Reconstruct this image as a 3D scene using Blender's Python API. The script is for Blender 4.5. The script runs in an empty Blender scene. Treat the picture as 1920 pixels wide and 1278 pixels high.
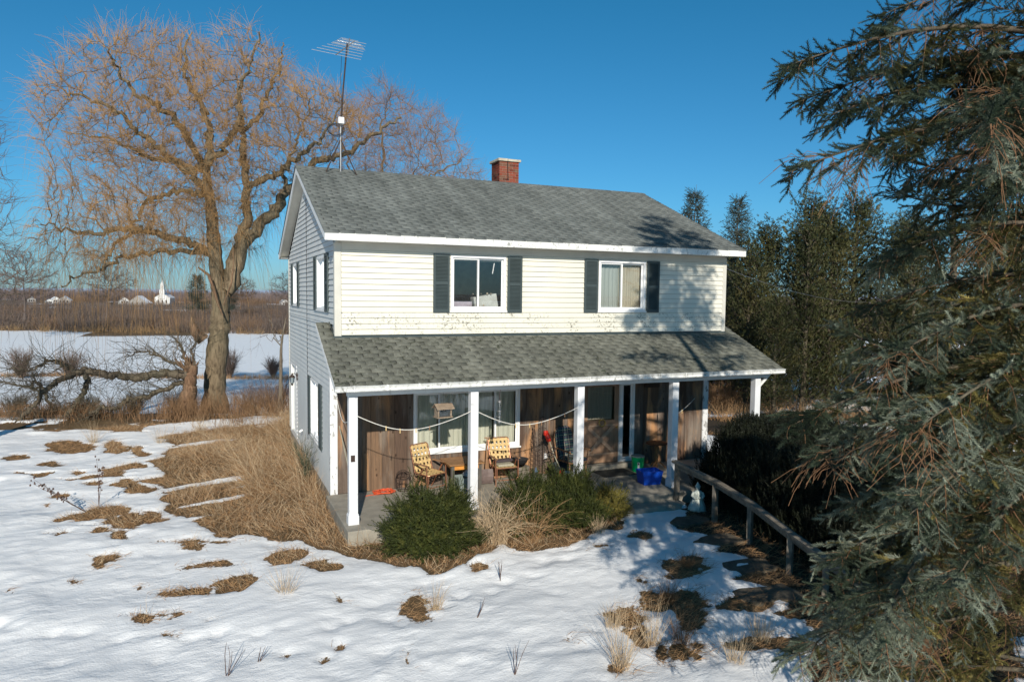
import bpy, math, random
import numpy as np
from mathutils import Vector, Matrix
rng = np.random.default_rng(7)
random.seed(7)
R_ = math.radians
SC = bpy.context.scene
COL = SC.collection
PI = math.pi

# ------------------------------------------------------------------ helpers
def tag(o, label=None, cat=None, group=None, kind=None):
    if label: o['label'] = label
    if cat: o['category'] = cat
    if group: o['group'] = group
    if kind: o['kind'] = kind
    return o

def empty(name, loc=(0, 0, 0), rz=0.0, **k):
    o = bpy.data.objects.new(name, None); COL.objects.link(o)
    o.empty_display_size = .2
    o.location = loc; o.rotation_euler = (0, 0, rz)
    return tag(o, **k)

def copy_tree(o, parent=None):
    c = o.copy(); COL.objects.link(c); c.parent = parent
    for ch in list(o.children): copy_tree(ch, c)
    return c

def npmesh(name, V, F, mat, parent=None, smooth=False, attr=None, loc=None):
    """V (n,3); F list of int arrays (m,k) ; attr dict name-> per-vertex float array"""
    if not isinstance(F, (list, tuple)): F = [F]
    F = [f for f in F if len(f)]
    me = bpy.data.meshes.new(name)
    V = np.asarray(V, np.float32)
    me.vertices.add(len(V)); me.vertices.foreach_set('co', V.ravel())
    idx = np.concatenate([f.ravel() for f in F]).astype(np.int32)
    tot = np.concatenate([np.full(len(f), f.shape[1]) for f in F]).astype(np.int32)
    st = np.concatenate([[0], np.cumsum(tot)[:-1]]).astype(np.int32)
    me.loops.add(len(idx)); me.loops.foreach_set('vertex_index', idx)
    me.polygons.add(len(tot)); me.polygons.foreach_set('loop_start', st)
    me.polygons.foreach_set('loop_total', tot)
    if smooth: me.polygons.foreach_set('use_smooth', np.ones(len(tot), bool))
    if attr:
        for k, v in attr.items():
            a = me.attributes.new(k, 'FLOAT', 'POINT'); a.data.foreach_set('value', np.asarray(v, np.float32))
    me.update(calc_edges=True)
    if mat: me.materials.append(mat)
    o = bpy.data.objects.new(name, me); COL.objects.link(o)
    if parent: o.parent = parent
    if loc is not None: o.location = loc
    return o

class MB:
    def __init__(s): s.v = []; s.f = []; s.at = []
    def add(s, vs, fs, a=None):
        n = len(s.v); s.v += [tuple(v) for v in vs]; s.f += [tuple(i + n for i in f) for f in fs]
        s.at += [random.random() if a is None else a] * len(vs); return s
    def box(s, a, b, rz=0, piv=None, M=None):
        x0, y0, z0 = a; x1, y1, z1 = b
        vs = [Vector(q) for q in ((x0,y0,z0),(x1,y0,z0),(x1,y1,z0),(x0,y1,z0),(x0,y0,z1),(x1,y0,z1),(x1,y1,z1),(x0,y1,z1))]
        if rz:
            p = Vector(piv or ((x0+x1)/2, (y0+y1)/2, 0)); m = Matrix.Rotation(rz, 3, 'Z')
            vs = [m @ (v - p) + p for v in vs]
        if M: vs = [M @ v for v in vs]
        return s.add(vs, [(0,3,2,1),(4,5,6,7),(0,1,5,4),(1,2,6,5),(2,3,7,6),(3,0,4,7)])
    def bar(s, p, q, w, h=None, up=(0,0,1)):
        """rectangular bar from p to q"""
        h = h or w; p = Vector(p); q = Vector(q); d = (q-p).normalized(); u = Vector(up)
        r = d.cross(u)
        if r.length < 1e-3: r = d.cross(Vector((1,0,0)))
        r.normalize(); u = r.cross(d)
        c = [(-w/2,-h/2),(w/2,-h/2),(w/2,h/2),(-w/2,h/2)]
        vs = [p + r*a + u*b for a, b in c] + [q + r*a + u*b for a, b in c]
        return s.add(vs, [(3,2,1,0),(4,5,6,7),(0,1,5,4),(1,2,6,5),(2,3,7,6),(3,0,4,7)])
    def tube(s, pts, r, n=8, cap=True):
        pts = [Vector(p) for p in pts]; rr = r if isinstance(r, (list, tuple)) else [r]*len(pts)
        vs = []; fs = []; prev = None
        for i, p in enumerate(pts):
            d = (pts[min(i+1, len(pts)-1)] - pts[max(i-1, 0)]).normalized()
            if prev is None:
                a = d.cross(Vector((0,0,1)));
                if a.length < .1: a = d.cross(Vector((1,0,0)))
            else: a = prev - d*prev.dot(d)
            a.normalize(); prev = a; b = d.cross(a)
            for k in range(n):
                t = 2*PI*k/n; vs.append(p + (a*math.cos(t) + b*math.sin(t))*rr[i])
        for i in range(len(pts)-1):
            for k in range(n):
                k2 = (k+1) % n
                fs.append((i*n+k, (i+1)*n+k, (i+1)*n+k2, i*n+k2))
        if cap: fs.append(tuple(range(n))); fs.append(tuple((len(pts)-1)*n + k for k in reversed(range(n))))
        return s.add(vs, fs)
    def lathe(s, prof, n=24, c=(0,0,0), sx=1, sy=1, M=None):
        vs = []; fs = []
        for r, z in prof:
            for k in range(n):
                t = 2*PI*k/n; v = Vector((c[0]+r*sx*math.cos(t), c[1]+r*sy*math.sin(t), c[2]+z))
                vs.append(M @ v if M else v)
        for i in range(len(prof)-1):
            for k in range(n):
                k2 = (k+1) % n; fs.append((i*n+k, i*n+k2, (i+1)*n+k2, (i+1)*n+k))
        fs.append(tuple(reversed(range(n)))); fs.append(tuple((len(prof)-1)*n+k for k in range(n)))
        return s.add(vs, fs)
    def build(s, name, mat, parent=None, smooth=False, bevel=0, loc=None, rnd=False):
        me = bpy.data.meshes.new(name); me.from_pydata(s.v, [], s.f); me.update()
        if mat: me.materials.append(mat)
        if rnd:
            a = me.attributes.new('rnd', 'FLOAT', 'POINT'); a.data.foreach_set('value', s.at)
        o = bpy.data.objects.new(name, me); COL.objects.link(o)
        if parent: o.parent = parent
        if loc is not None: o.location = loc
        if smooth:
            me.polygons.foreach_set('use_smooth', [True]*len(me.polygons))
            m = o.modifiers.new('e', 'EDGE_SPLIT'); m.split_angle = R_(40)
        if bevel:
            m = o.modifiers.new('b', 'BEVEL'); m.width = bevel; m.segments = 2; m.limit_method = 'ANGLE'
        return o

def norm(a): return a / np.maximum(np.linalg.norm(a, axis=-1, keepdims=True), 1e-9)

def frames(d, up=None):
    d = norm(d)
    ref = np.zeros_like(d); ref[..., 2] = 1
    bad = np.abs(d[..., 2]) > .95; ref[bad] = (1, 0, 0)
    a = norm(np.cross(d, ref)); b = np.cross(a, d)
    return a, d, b          # side, forward, up

def tubes(P, Rr, n=3):
    """P (k,m,3) R (k,m) -> V,F"""
    k, m, _ = P.shape
    T = np.empty_like(P); T[:, 1:-1] = P[:, 2:] - P[:, :-2]; T[:, 0] = P[:, 1]-P[:, 0]; T[:, -1] = P[:, -1]-P[:, -2]
    mean = norm(P[:, -1] - P[:, 0])
    ref = np.where(np.abs(mean[:, 2:3]) > .8, np.array([[1., 0, 0]]), np.array([[0, 0, 1.]]))
    T = norm(T); a = norm(np.cross(T, ref[:, None, :])); b = np.cross(T, a)
    t = np.arange(n)*2*PI/n
    V = P[:, :, None, :] + Rr[:, :, None, None]*(a[:, :, None, :]*np.cos(t)[None, None, :, None] + b[:, :, None, :]*np.sin(t)[None, None, :, None])
    V = V.reshape(-1, 3)
    base = (np.arange(k)*m*n)[:, None, None] + (np.arange(m-1)*n)[None, :, None] + np.arange(n)[None, None, :]
    nx = (np.arange(k)*m*n)[:, None, None] + (np.arange(m-1)*n)[None, :, None] + ((np.arange(n)+1) % n)[None, None, :]
    F = np.stack([base, nx, nx+n, base+n], -1).reshape(-1, 4)
    return V, F

def ribbons(P, W, side=None):
    """flat blades: P (k,m,3), W (k,m), quads"""
    k, m, _ = P.shape
    d = norm(P[:, -1]-P[:, 0])
    rnd = rng.normal(size=(k, 3)); a = norm(np.cross(d, rnd)) if side is None else side
    V = np.stack([P - a[:, None]*W[..., None]/2, P + a[:, None]*W[..., None]/2], 2).reshape(-1, 3)
    b = (np.arange(k)*m*2)[:, None] + (np.arange(m-1)*2)[None]
    F = np.stack([b, b+1, b+3, b+2], -1).reshape(-1, 4)
    return V, F

def scatter(TV, TF, pos, fwd, scl, roll=None):
    """template with +Y forward, instanced as real geometry; returns V,F"""
    a, d, b = frames(fwd)
    if roll is None: roll = rng.uniform(0, 2*PI, len(pos))
    c, s = np.cos(roll)[:, None], np.sin(roll)[:, None]
    a2 = a*c + b*s; b2 = -a*s + b*c
    scl = np.broadcast_to(np.asarray(scl, float).reshape(-1, 1), (len(pos), 1)) if np.ndim(scl) < 2 else scl
    TVs = TV[None]*scl[:, None, :] if scl.shape[1] == 3 else TV[None]*scl[:, :, None]
    V = pos[:, None] + TVs[..., 0:1]*a2[:, None] + TVs[..., 1:2]*d[:, None] + TVs[..., 2:3]*b2[:, None]
    F = TF[None] + (np.arange(len(pos))*len(TV))[:, None, None]
    return V.reshape(-1, 3), F.reshape(-1, TF.shape[1])

def cat(parts):
    V = []; F = []; n = 0
    for v, f in parts:
        V.append(v); F.append(f+n); n += len(v)
    ks = sorted({f.shape[1] for f in F})
    return np.concatenate(V), [np.concatenate([f for f in F if f.shape[1] == k]) for k in ks]

def vnoise(x, y, seed=0):
    x = np.asarray(x, float); y = np.asarray(y, float)
    xi = np.floor(x).astype(np.int64); yi = np.floor(y).astype(np.int64)
    def h(a, b):
        q = (a*374761393 + b*668265263 + seed*982451653) & 0xffffffff
        q = ((q ^ (q >> 13))*1274126177) & 0xffffffff
        return ((q ^ (q >> 16)) & 0xffff)/65535.
    fx = x-xi; fy = y-yi; fx = fx*fx*(3-2*fx); fy = fy*fy*(3-2*fy)
    return (h(xi, yi)*(1-fx)+h(xi+1, yi)*fx)*(1-fy) + (h(xi, yi+1)*(1-fx)+h(xi+1, yi+1)*fx)*fy
def fbm(x, y, sc, oct=4, seed=0):
    s = 0; a = .5; t = 0
    for i in range(oct):
        s = s + a*vnoise(np.asarray(x)/sc, np.asarray(y)/sc, seed+i); t += a; a *= .5; sc /= 2.03
    return s/t
def sstep(a, b, x):
    t = np.clip((x-a)/(b-a), 0, 1); return t*t*(3-2*t)

# ------------------------------------------------------------------ materials
class NT:
    def __init__(s, name):
        s.m = bpy.data.materials.new(name); s.m.use_nodes = True; s.t = s.m.node_tree; s.t.nodes.clear()
        s.out = s.n('ShaderNodeOutputMaterial'); s.b = s.n('ShaderNodeBsdfPrincipled'); s.l(s.b.outputs[0], s.out.inputs[0])
    def n(s, ty, **k):
        q = s.t.nodes.new(ty)
        for a, b in k.items():
            if a.startswith('i_'): q.inputs[a[2:].replace('_', ' ')].default_value = b
            else: setattr(q, a, b)
        return q
    def l(s, a, b): s.t.links.new(a, b)
    def coord(s, scale=(1, 1, 1), out='Object'):
        tc = s.n('ShaderNodeTexCoord'); mp = s.n('ShaderNodeMapping'); mp.inputs['Scale'].default_value = scale
        s.l(tc.outputs[out], mp.inputs[0]); return mp.outputs[0]
    def noise(s, scale=5, det=4, co=None, dist=0, rough=.55):
        q = s.n('ShaderNodeTexNoise'); q.inputs['Scale'].default_value = scale; q.inputs['Detail'].default_value = det
        q.inputs['Distortion'].default_value = dist; q.inputs['Roughness'].default_value = rough
        if co is None: co = s.coord()
        s.l(co, q.inputs['Vector']); return q.outputs['Fac']
    def ramp(s, f, stops, interp='LINEAR'):
        q = s.n('ShaderNodeValToRGB'); q.color_ramp.interpolation = interp
        e = q.color_ramp.elements
        while len(e) < len(stops): e.new(.5)
        for i, (p, c) in enumerate(stops):
            e[i].position = p; e[i].color = (*c, 1) if len(c) == 3 else c
        s.l(f, q.inputs[0]); return q.outputs[0]
    def mix(s, f, a, b, mode='MIX'):
        q = s.n('ShaderNodeMix'); q.data_type = 'RGBA'; q.blend_type = mode
        for sock, v in ((q.inputs[0], f), (q.inputs[6], a), (q.inputs[7], b)):
            if isinstance(v, (int, float)): sock.default_value = v
            elif isinstance(v, tuple): sock.default_value = (*v, 1) if len(v) == 3 else v
            else: s.l(v, sock)
        return q.outputs[2]
    def math(s, op, a, b=0.0):
        q = s.n('ShaderNodeMath'); q.operation = op
        for i, v in enumerate((a, b)):
            if isinstance(v, (int, float)): q.inputs[i].default_value = v
            else: s.l(v, q.inputs[i])
        return q.outputs[0]
    def attr(s, name): return s.n('ShaderNodeAttribute', attribute_name=name).outputs['Fac']
    def bump(s, f, st=.5, d=.01):
        q = s.n('ShaderNodeBump'); q.inputs['Strength'].default_value = st; q.inputs['Distance'].default_value = d
        s.l(f, q.inputs['Height']); s.l(q.outputs[0], s.b.inputs['Normal'])
    def fin(s, col, rough=.8, spec=.3, metal=0):
        if isinstance(col, tuple): s.b.inputs['Base Color'].default_value = (*col, 1)
        else: s.l(col, s.b.inputs['Base Color'])
        if isinstance(rough, (int, float)): s.b.inputs['Roughness'].default_value = rough
        else: s.l(rough, s.b.inputs['Roughness'])
        s.b.inputs['Specular IOR Level'].default_value = spec; s.b.inputs['Metallic'].default_value = metal
        return s.m

def sc3(c, k): return tuple(min(1, x*k) for x in c)
def mat_simple(name, c, rough=.7, var=.18, scale=6, spec=.3, metal=0, bump=0):
    t = NT(name); f = t.noise(scale, 5)
    m = t.ramp(f, [(.25, sc3(c, 1-var)), (.75, sc3(c, 1+var))])
    if bump: t.bump(f, bump, .01)
    return t.fin(m, rough, spec, metal)

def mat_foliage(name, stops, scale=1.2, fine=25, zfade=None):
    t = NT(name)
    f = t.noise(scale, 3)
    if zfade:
        tc = t.n('ShaderNodeTexCoord'); sp = t.n('ShaderNodeSeparateXYZ'); t.l(tc.outputs['Object'], sp.inputs[0]); f = t.math('ADD', f, t.math('MULTIPLY', t.math('SUBTRACT', zfade, sp.outputs['Z']), .028))  # sunlit low, backlit high: painted into the needle colour by height
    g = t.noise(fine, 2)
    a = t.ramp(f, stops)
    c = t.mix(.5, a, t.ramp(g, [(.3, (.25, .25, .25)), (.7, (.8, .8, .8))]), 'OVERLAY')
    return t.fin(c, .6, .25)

def mat_siding():
    t = NT('siding'); f = t.noise(1.2, 5); g = t.noise(9, 6, t.coord((1, 1, 3)))
    c = t.ramp(f, [(.3, (.66, .635, .54)), (.7, (.72, .695, .60))])
    # mildew specks concentrated on the lowest courses
    tc = t.n('ShaderNodeTexCoord'); sp = t.n('ShaderNodeSeparateXYZ'); t.l(tc.outputs['Object'], sp.inputs[0])
    z = sp.outputs['Z']
    band = t.math('MULTIPLY', t.math('LESS_THAN', z, 3.87), t.math('GREATER_THAN', z, 3.0))
    speck = t.ramp(t.noise(22, 6, None, 0, .7), [(.53, (0, 0, 0)), (.61, (1, 1, 1))])
    blot = t.ramp(t.noise(2.3, 3), [(.42, (0, 0, 0)), (.6, (1, 1, 1))])
    k = t.math('MULTIPLY', t.math('MULTIPLY', speck, blot), t.math('MULTIPLY', band, .9))
    c = t.mix(k, c, (.16, .15, .12))
    c = t.mix(t.math('MULTIPLY', t.attr('rnd'), .72), c, (.17, .155, .12))  # lap shadow lines painted into the colour where rnd marks the strip
    st = t.ramp(g, [(.55, (0, 0, 0)), (.8, (1, 1, 1))])
    c = t.mix(t.math('MULTIPLY', st, .18), c, (.45, .43, .36))
    t.bump(t.noise(60, 3, t.coord((.3, .3, 1))), .1, .003)
    return t.fin(c, .45, .35)

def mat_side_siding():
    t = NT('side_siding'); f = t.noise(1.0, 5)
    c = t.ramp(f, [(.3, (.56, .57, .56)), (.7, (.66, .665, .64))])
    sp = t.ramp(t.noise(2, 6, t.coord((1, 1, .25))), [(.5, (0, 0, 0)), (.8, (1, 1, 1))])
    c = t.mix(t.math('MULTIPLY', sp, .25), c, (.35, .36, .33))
    c = t.mix(t.math('MULTIPLY', t.attr('rnd'), .75), c, (.11, .115, .12))  # same painted shadow line below each lap
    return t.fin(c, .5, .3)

def mat_shingle(name, dark, light, moss):
    t = NT(name); r = t.attr('rnd')
    c = t.ramp(r, [(0, sc3(dark, .9)), (.5, tuple((a+b)/2 for a, b in zip(dark, light))), (1, light)])
    f = t.noise(.7, 5); c = t.mix(t.ramp(f, [(.35, (0, 0, 0)), (.7, (1, 1, 1))]), t.mix(.35, c, dark), c)
    stk = t.ramp(t.noise(1.0, 5, t.coord((3.2, .35, .35)), .3), [(.35, (.36, .36, .36)), (.7, (.60, .60, .60))]); c = t.mix(.8, c, stk, 'OVERLAY')
    g = t.noise(90, 4); c = t.mix(.6, c, t.ramp(g, [(.3, (.3, .3, .3)), (.7, (.72, .72, .72))]), 'OVERLAY')
    # lichen: pale blots and dark moss
    l = t.ramp(t.noise(16, 5, None, .5), [(.58, (0, 0, 0)), (.68, (1, 1, 1))])
    c = t.mix(t.math('MULTIPLY', l, .35), c, (.33, .345, .31))
    if moss:
        m = t.ramp(t.noise(9, 6, None, 1.0, .65), [(.555, (0, 0, 0)), (.62, (1, 1, 1))])
        mm = t.ramp(t.noise(.8, 3), [(.4, (0, 0, 0)), (.6, (1, 1, 1))])
        c = t.mix(t.math('MULTIPLY', t.math('MULTIPLY', m, mm), .9), c, (.03, .036, .02))
    t.bump(g, .5, .004)
    return t.fin(c, .95, .15)

def mat_paint(name, c, dirt=(.25, .24, .2), amt=.6, lo=.6, hi=.66, scale=20, rough=.5):
    t = NT(name)
    k = t.ramp(t.noise(scale, 7, t.coord((1, 1, .6)), .6, .65), [(lo, (0, 0, 0)), (hi, (1, 1, 1))])
    k2 = t.ramp(t.noise(1.6, 4), [(.4, (.3, .3, .3)), (.65, (1, 1, 1))])
    b = t.ramp(t.noise(3, 5), [(.3, sc3(c, .88)), (.7, c)])
    return t.fin(t.mix(t.math('MULTIPLY', t.math('MULTIPLY', k, k2), amt), b, dirt), rough, .3)

def mat_barn():
    t = NT('weathered_board'); r = t.attr('rnd')
    base = t.ramp(r, [(0, (.09, .052, .035)), (.3, (.17, .11, .075)), (.55, (.15, .115, .09)), (.8, (.25, .15, .085)), (1, (.09, .066, .052))])
    co = t.coord((14, 14, .9)); g = t.noise(1.6, 6, co, 1.5)
    c = t.mix(t.ramp(g, [(.38, (0, 0, 0)), (.7, (1, 1, 1))]), t.mix(.5, base, (.05, .035, .028)), base)
    blot = t.ramp(t.noise(1.3, 5, t.coord((2.2, 2.2, .5)), .8), [(.52, (0, 0, 0)), (.68, (1, 1, 1))])
    c = t.mix(t.math('MULTIPLY', blot, .8), c, (.52, .27, .12))
    gray = t.ramp(t.noise(1.1, 5, t.coord((3, 3, .6))), [(.5, (0, 0, 0)), (.7, (1, 1, 1))])
    c = t.mix(t.math('MULTIPLY', gray, .5), c, (.32, .285, .24))
    v = t.n('ShaderNodeTexVoronoi'); v.inputs['Scale'].default_value = 1.0; t.l(t.coord((4.2, 1, 2.4)), v.inputs['Vector'])
    kn = t.ramp(v.outputs['Distance'], [(.05, (1, 1, 1)), (.11, (0, 0, 0))])
    c = t.mix(t.math('MULTIPLY', kn, .85), c, (.035, .018, .01))
    t.bump(g, .5, .006)
    return t.fin(c, .75, .25)

def mat_wood(name, c1, c2, sc=(6, 6, 6), rough=.6):
    t = NT(name); g = t.noise(2, 6, t.coord(sc), 1.2)
    t.bump(g, .3, .004)
    return t.fin(t.ramp(g, [(.3, c1), (.7, c2)]), rough, .3)

def mat_bark(name, c1, c2, sc=3.0, zs=.25, b=.9):
    t = NT(name); g = t.noise(sc, 7, t.coord((3, 3, zs*3)), .8, .65)
    w = t.noise(.8, 3)
    c = t.ramp(g, [(.35, c1), (.62, c2)])
    c = t.mix(t.ramp(w, [(.4, (0, 0, 0)), (.7, (1, 1, 1))]), c, t.mix(.4, c, (.16, .155, .1)))
    t.bump(g, b, .05)
    return t.fin(c, .9, .15)

def mat_glass(name, tint=(1, 1, 1), refl=.10):
    t = NT(name); t.t.nodes.remove(t.b)
    tr = t.n('ShaderNodeBsdfTransparent'); tr.inputs[0].default_value = (*tint, 1)
    gl = t.n('ShaderNodeBsdfGlossy'); gl.inputs['Roughness'].default_value = .015; gl.inputs[0].default_value = (.9, .95, 1, 1)
    bp_ = t.n('ShaderNodeBump'); bp_.inputs['Strength'].default_value = .03; t.l(t.noise(1.5, 2), bp_.inputs['Height']); t.l(bp_.outputs[0], gl.inputs['Normal'])
    fr = t.n('ShaderNodeFresnel'); fr.inputs[0].default_value = 1.5
    f = t.math('ADD', t.math('MULTIPLY', fr.outputs[0], 1.6), refl-.04)
    mx = t.n('ShaderNodeMixShader'); t.l(f, mx.inputs[0]); t.l(tr.outputs[0], mx.inputs[1]); t.l(gl.outputs[0], mx.inputs[2])
    t.l(mx.outputs[0], t.out.inputs[0]); return t.m

def mat_curtain(name, c, tr=.35):
    t = NT(name); g = t.noise(1.5, 5, t.coord((18, 18, .3)))
    col = t.ramp(g, [(.3, sc3(c, .75)), (.7, c)])
    t.fin(col, .9, .1)
    tl = t.n('ShaderNodeBsdfTranslucent'); t.l(col, tl.inputs[0])
    mx = t.n('ShaderNodeMixShader'); mx.inputs[0].default_value = tr
    t.l(t.b.outputs[0], mx.inputs[1]); t.l(tl.outputs[0], mx.inputs[2]); t.l(mx.outputs[0], t.out.inputs[0]); return t.m

def mat_brick():
    t = NT('chimney_brick'); r = t.attr('rnd')
    c = t.ramp(r, [(0, (.07, .018, .012)), (.35, (.19, .042, .025)), (.7, (.26, .065, .038)), (1, (.15, .08, .05))])
    g = t.noise(20, 5); c = t.mix(t.math('MULTIPLY', t.ramp(t.noise(5, 4), [(.5, (0, 0, 0)), (.65, (1, 1, 1))]), .5), c, (.13, .09, .06))
    t.bump(g, .5, .006); return t.fin(c, .9, .2)

def mat_ground():
    t = NT('snowy_ground'); a = t.attr('snow')
    co = t.coord((1, 1, 1))
    n1 = t.noise(5, 6, co, .4); n2 = t.noise(28, 5, co)
    m = t.math('ADD', a, t.math('ADD', t.math('MULTIPLY', t.math('SUBTRACT', n1, .5), .55), t.math('MULTIPLY', t.math('SUBTRACT', n2, .5), .5)))
    mask = t.ramp(m, [(.46, (0, 0, 0)), (.54, (1, 1, 1))])
    # snow
    s1 = t.noise(1.3, 6, t.coord((1, 2.2, 1)), .3)
    gr = t.ramp(t.noise(30, 5), [(.60, (0, 0, 0)), (.75, (1, 1, 1))]); snow = t.ramp(s1, [(.3, (.83, .83, .82)), (.7, (.91, .90, .88))])
    snow = t.mix(t.math('MULTIPLY', gr, .22), snow, (.52, .50, .46))
    # bare dead grass and soil
    g1 = t.noise(45, 6, t.coord((1, 2.5, 1)), 1.0); g2 = t.noise(1.7, 4)
    soil = t.ramp(g1, [(.28, (.035, .022, .012)), (.5, (.15, .09, .045)), (.75, (.33, .22, .115))])
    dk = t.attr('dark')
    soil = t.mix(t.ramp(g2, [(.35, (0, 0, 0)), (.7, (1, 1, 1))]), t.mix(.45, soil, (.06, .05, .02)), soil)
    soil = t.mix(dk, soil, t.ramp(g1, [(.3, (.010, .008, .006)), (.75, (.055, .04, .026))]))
    col = t.mix(mask, soil, snow)
    r1 = t.noise(7, 5, t.coord((1, 1.6, 1)), .2, .5); r2 = t.noise(40, 4); r0 = t.ramp(t.noise(.9, 3), [(.4, (.4, .4, .4)), (.65, (1, 1, 1))])
    h = t.math('ADD', t.math('MULTIPLY', t.math('MULTIPLY', r1, r0), .050), t.math('ADD', t.math('MULTIPLY', mask, .03), t.math('MULTIPLY', r2, .016)))
    q = t.n('ShaderNodeBump'); q.inputs['Strength'].default_value = .45; q.inputs['Distance'].default_value = 1.0
    t.l(h, q.inputs['Height']); t.l(q.outputs[0], t.b.inputs['Normal'])
    t.l(t.ramp(mask, [(0, (.9, .9, .9)), (1, (.55, .55, .55))]), t.b.inputs['Roughness'])
    t.fin(col, .7, .25)
    t.b.inputs['Subsurface Weight'].default_value = 0
    return t.m
# ------------------------------------------------------------------ camera, light, sky
CAM_POS = (-2.4027, -14.4211, 4.265); YAW, PIT, ROL = -.4097, -.0653, .0117
cam_d = bpy.data.cameras.new('camera'); cam = bpy.data.objects.new('camera', cam_d); COL.objects.link(cam); SC.camera = cam
fw = Vector((-math.sin(YAW)*math.cos(PIT), math.cos(YAW)*math.cos(PIT), math.sin(PIT)))
rt = Vector((math.cos(YAW), math.sin(YAW), 0)); up = rt.cross(fw)
r2 = rt*math.cos(ROL)+up*math.sin(ROL); u2 = up*math.cos(ROL)-rt*math.sin(ROL)
cam.matrix_world = Matrix(((r2.x, u2.x, -fw.x, CAM_POS[0]), (r2.y, u2.y, -fw.y, CAM_POS[1]), (r2.z, u2.z, -fw.z, CAM_POS[2]), (0, 0, 0, 1)))
cam_d.sensor_width = 36; cam_d.lens = 1325.98/1920*36; cam_d.clip_end = 20000; cam_d.clip_start = .1

S = Vector((-.29, -1.0, .505)).normalized()          # towards the sun
el = math.asin(S.z); az = math.atan2(S.x, S.y)
sun_d = bpy.data.lights.new('sun', 'SUN'); sun_d.energy = 5.0; sun_d.angle = R_(.55); sun_d.color = (1, .93, .82)
sun = bpy.data.objects.new('sun', sun_d); COL.objects.link(sun); sun.rotation_euler = (-S).to_track_quat('-Z', 'Y').to_euler(); sun.location = (-8, -30, 20)
w = bpy.data.worlds.new('World'); SC.world = w; w.use_nodes = True
nt = w.node_tree; bg = nt.nodes['Background']; sky = nt.nodes.new('ShaderNodeTexSky'); sky.sky_type = 'NISHITA'; sky.sun_disc = False
sky.sun_elevation = el; sky.sun_rotation = az; sky.air_density = 1.0; sky.dust_density = .15; sky.ozone_density = 2.6; sky.altitude = 200
tc = nt.nodes.new('ShaderNodeTexCoord'); sx = nt.nodes.new('ShaderNodeSeparateXYZ'); rp = nt.nodes.new('ShaderNodeValToRGB'); mu = nt.nodes.new('ShaderNodeMix'); mu.data_type = 'RGBA'; mu.blend_type = 'MULTIPLY'; mu.inputs[0].default_value = 1
nt.links.new(tc.outputs['Generated'], sx.inputs[0]); nt.links.new(sx.outputs['Z'], rp.inputs[0])
e = rp.color_ramp.elements; e[0].position = 0; e[0].color = (.33, .56, .88, 1); e[1].position = .45; e[1].color = (.14, .80, .98, 1); q = e.new(.12); q.color = (.29, .74, 1.0, 1)
nt.links.new(sky.outputs[0], mu.inputs[6]); nt.links.new(rp.outputs[0], mu.inputs[7]); nt.links.new(mu.outputs[2], bg.inputs[0]); bg.inputs[1].default_value = .095
SC.view_settings.view_transform = 'Standard'; SC.view_settings.look = 'None'; SC.view_settings.exposure = 0; SC.view_settings.gamma = 1
SC.cycles.max_bounces = 6; SC.cycles.transparent_max_bounces = 24

# ------------------------------------------------------------------ ground
RV = np.array([.91724587, -.39832149]); FV = np.array([.39832149, .91724587])
C2 = np.array(CAM_POS[:2])
def depth_of(x, y): return (x-C2[0])*FV[0] + (y-C2[1])*FV[1]
def lat_of(x, y): return (x-C2[0])*RV[0] + (y-C2[1])*RV[1]

def base_h(x, y):
    x = np.asarray(x, float); y = np.asarray(y, float)
    d = depth_of(x, y); l = lat_of(x, y)
    left = 1-sstep(4, 16, l)
    h = -.27 + 0*x
    h = h - left*sstep(25.2, 34, d)*1.0 - sstep(30, 60, d)*(1.15+.0*l) - (1-left)*sstep(36, 60, d)*.6
    h = h - sstep(90, 600, d)*4.5 - left*.10*sstep(-3, -12, l)*1.5
    h = h + (fbm(x, y, 6, 3, 5)-.5)*.22*sstep(0, 3, np.hypot(np.maximum(np.abs(x-4.8)-4.9, 0), np.maximum(np.abs(y-3)-5, 0)))
    h = h + np.where(d > 34, (fbm(x, y, 40, 3, 9)-.5)*.7*sstep(34, 60, d), 0)
    return h

GP=[(-3.78,10.48),(-2.54,11.19),(-0.89,10.59),(0.76,12.84),(0.33,1.33),(0.08,-1.23),(0.64,-1.45),(2.93,-0.53),(5.17,-1.4),(5.3,-1.86),(5.14,-2.72),(4.32,-2.9),(2.91,-3.25),(2.39,-2.76),(1.51,-3.5),(0.99,-3.66),(0.49,-3.22),(0.13,-2.83),(-0.32,-2.38),(-0.6,-1.86),(-0.92,-1.45),(-1.4,-0.64),(-2.05,-0.55),(-2.51,0.29),(-3.01,1.39),(-3.38,2.77),(-3.37,4.74),(-3.71,6.69),(-3.26,8.73)]
BP=[(5.98,-1.3),(6.58,-1.74),(6.94,-2.3),(6.72,-2.72),(5.99,-3.05),(6.04,-3.24),(6.42,-3.73),(6.42,-4.11),(5.9,-4.44),(6.22,-4.98),(6.04,-5.43),(5.48,-5.69),(5.96,-6.22),(5.65,-6.62),(5.03,-6.76),(5.28,-7.39),(5.17,-7.68),(4.36,-8.02),(4.29,-8.49),(6.49,-9.39),(19.88,-1.44),(10.1,1.5),(7.4,-1.4)]
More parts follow.
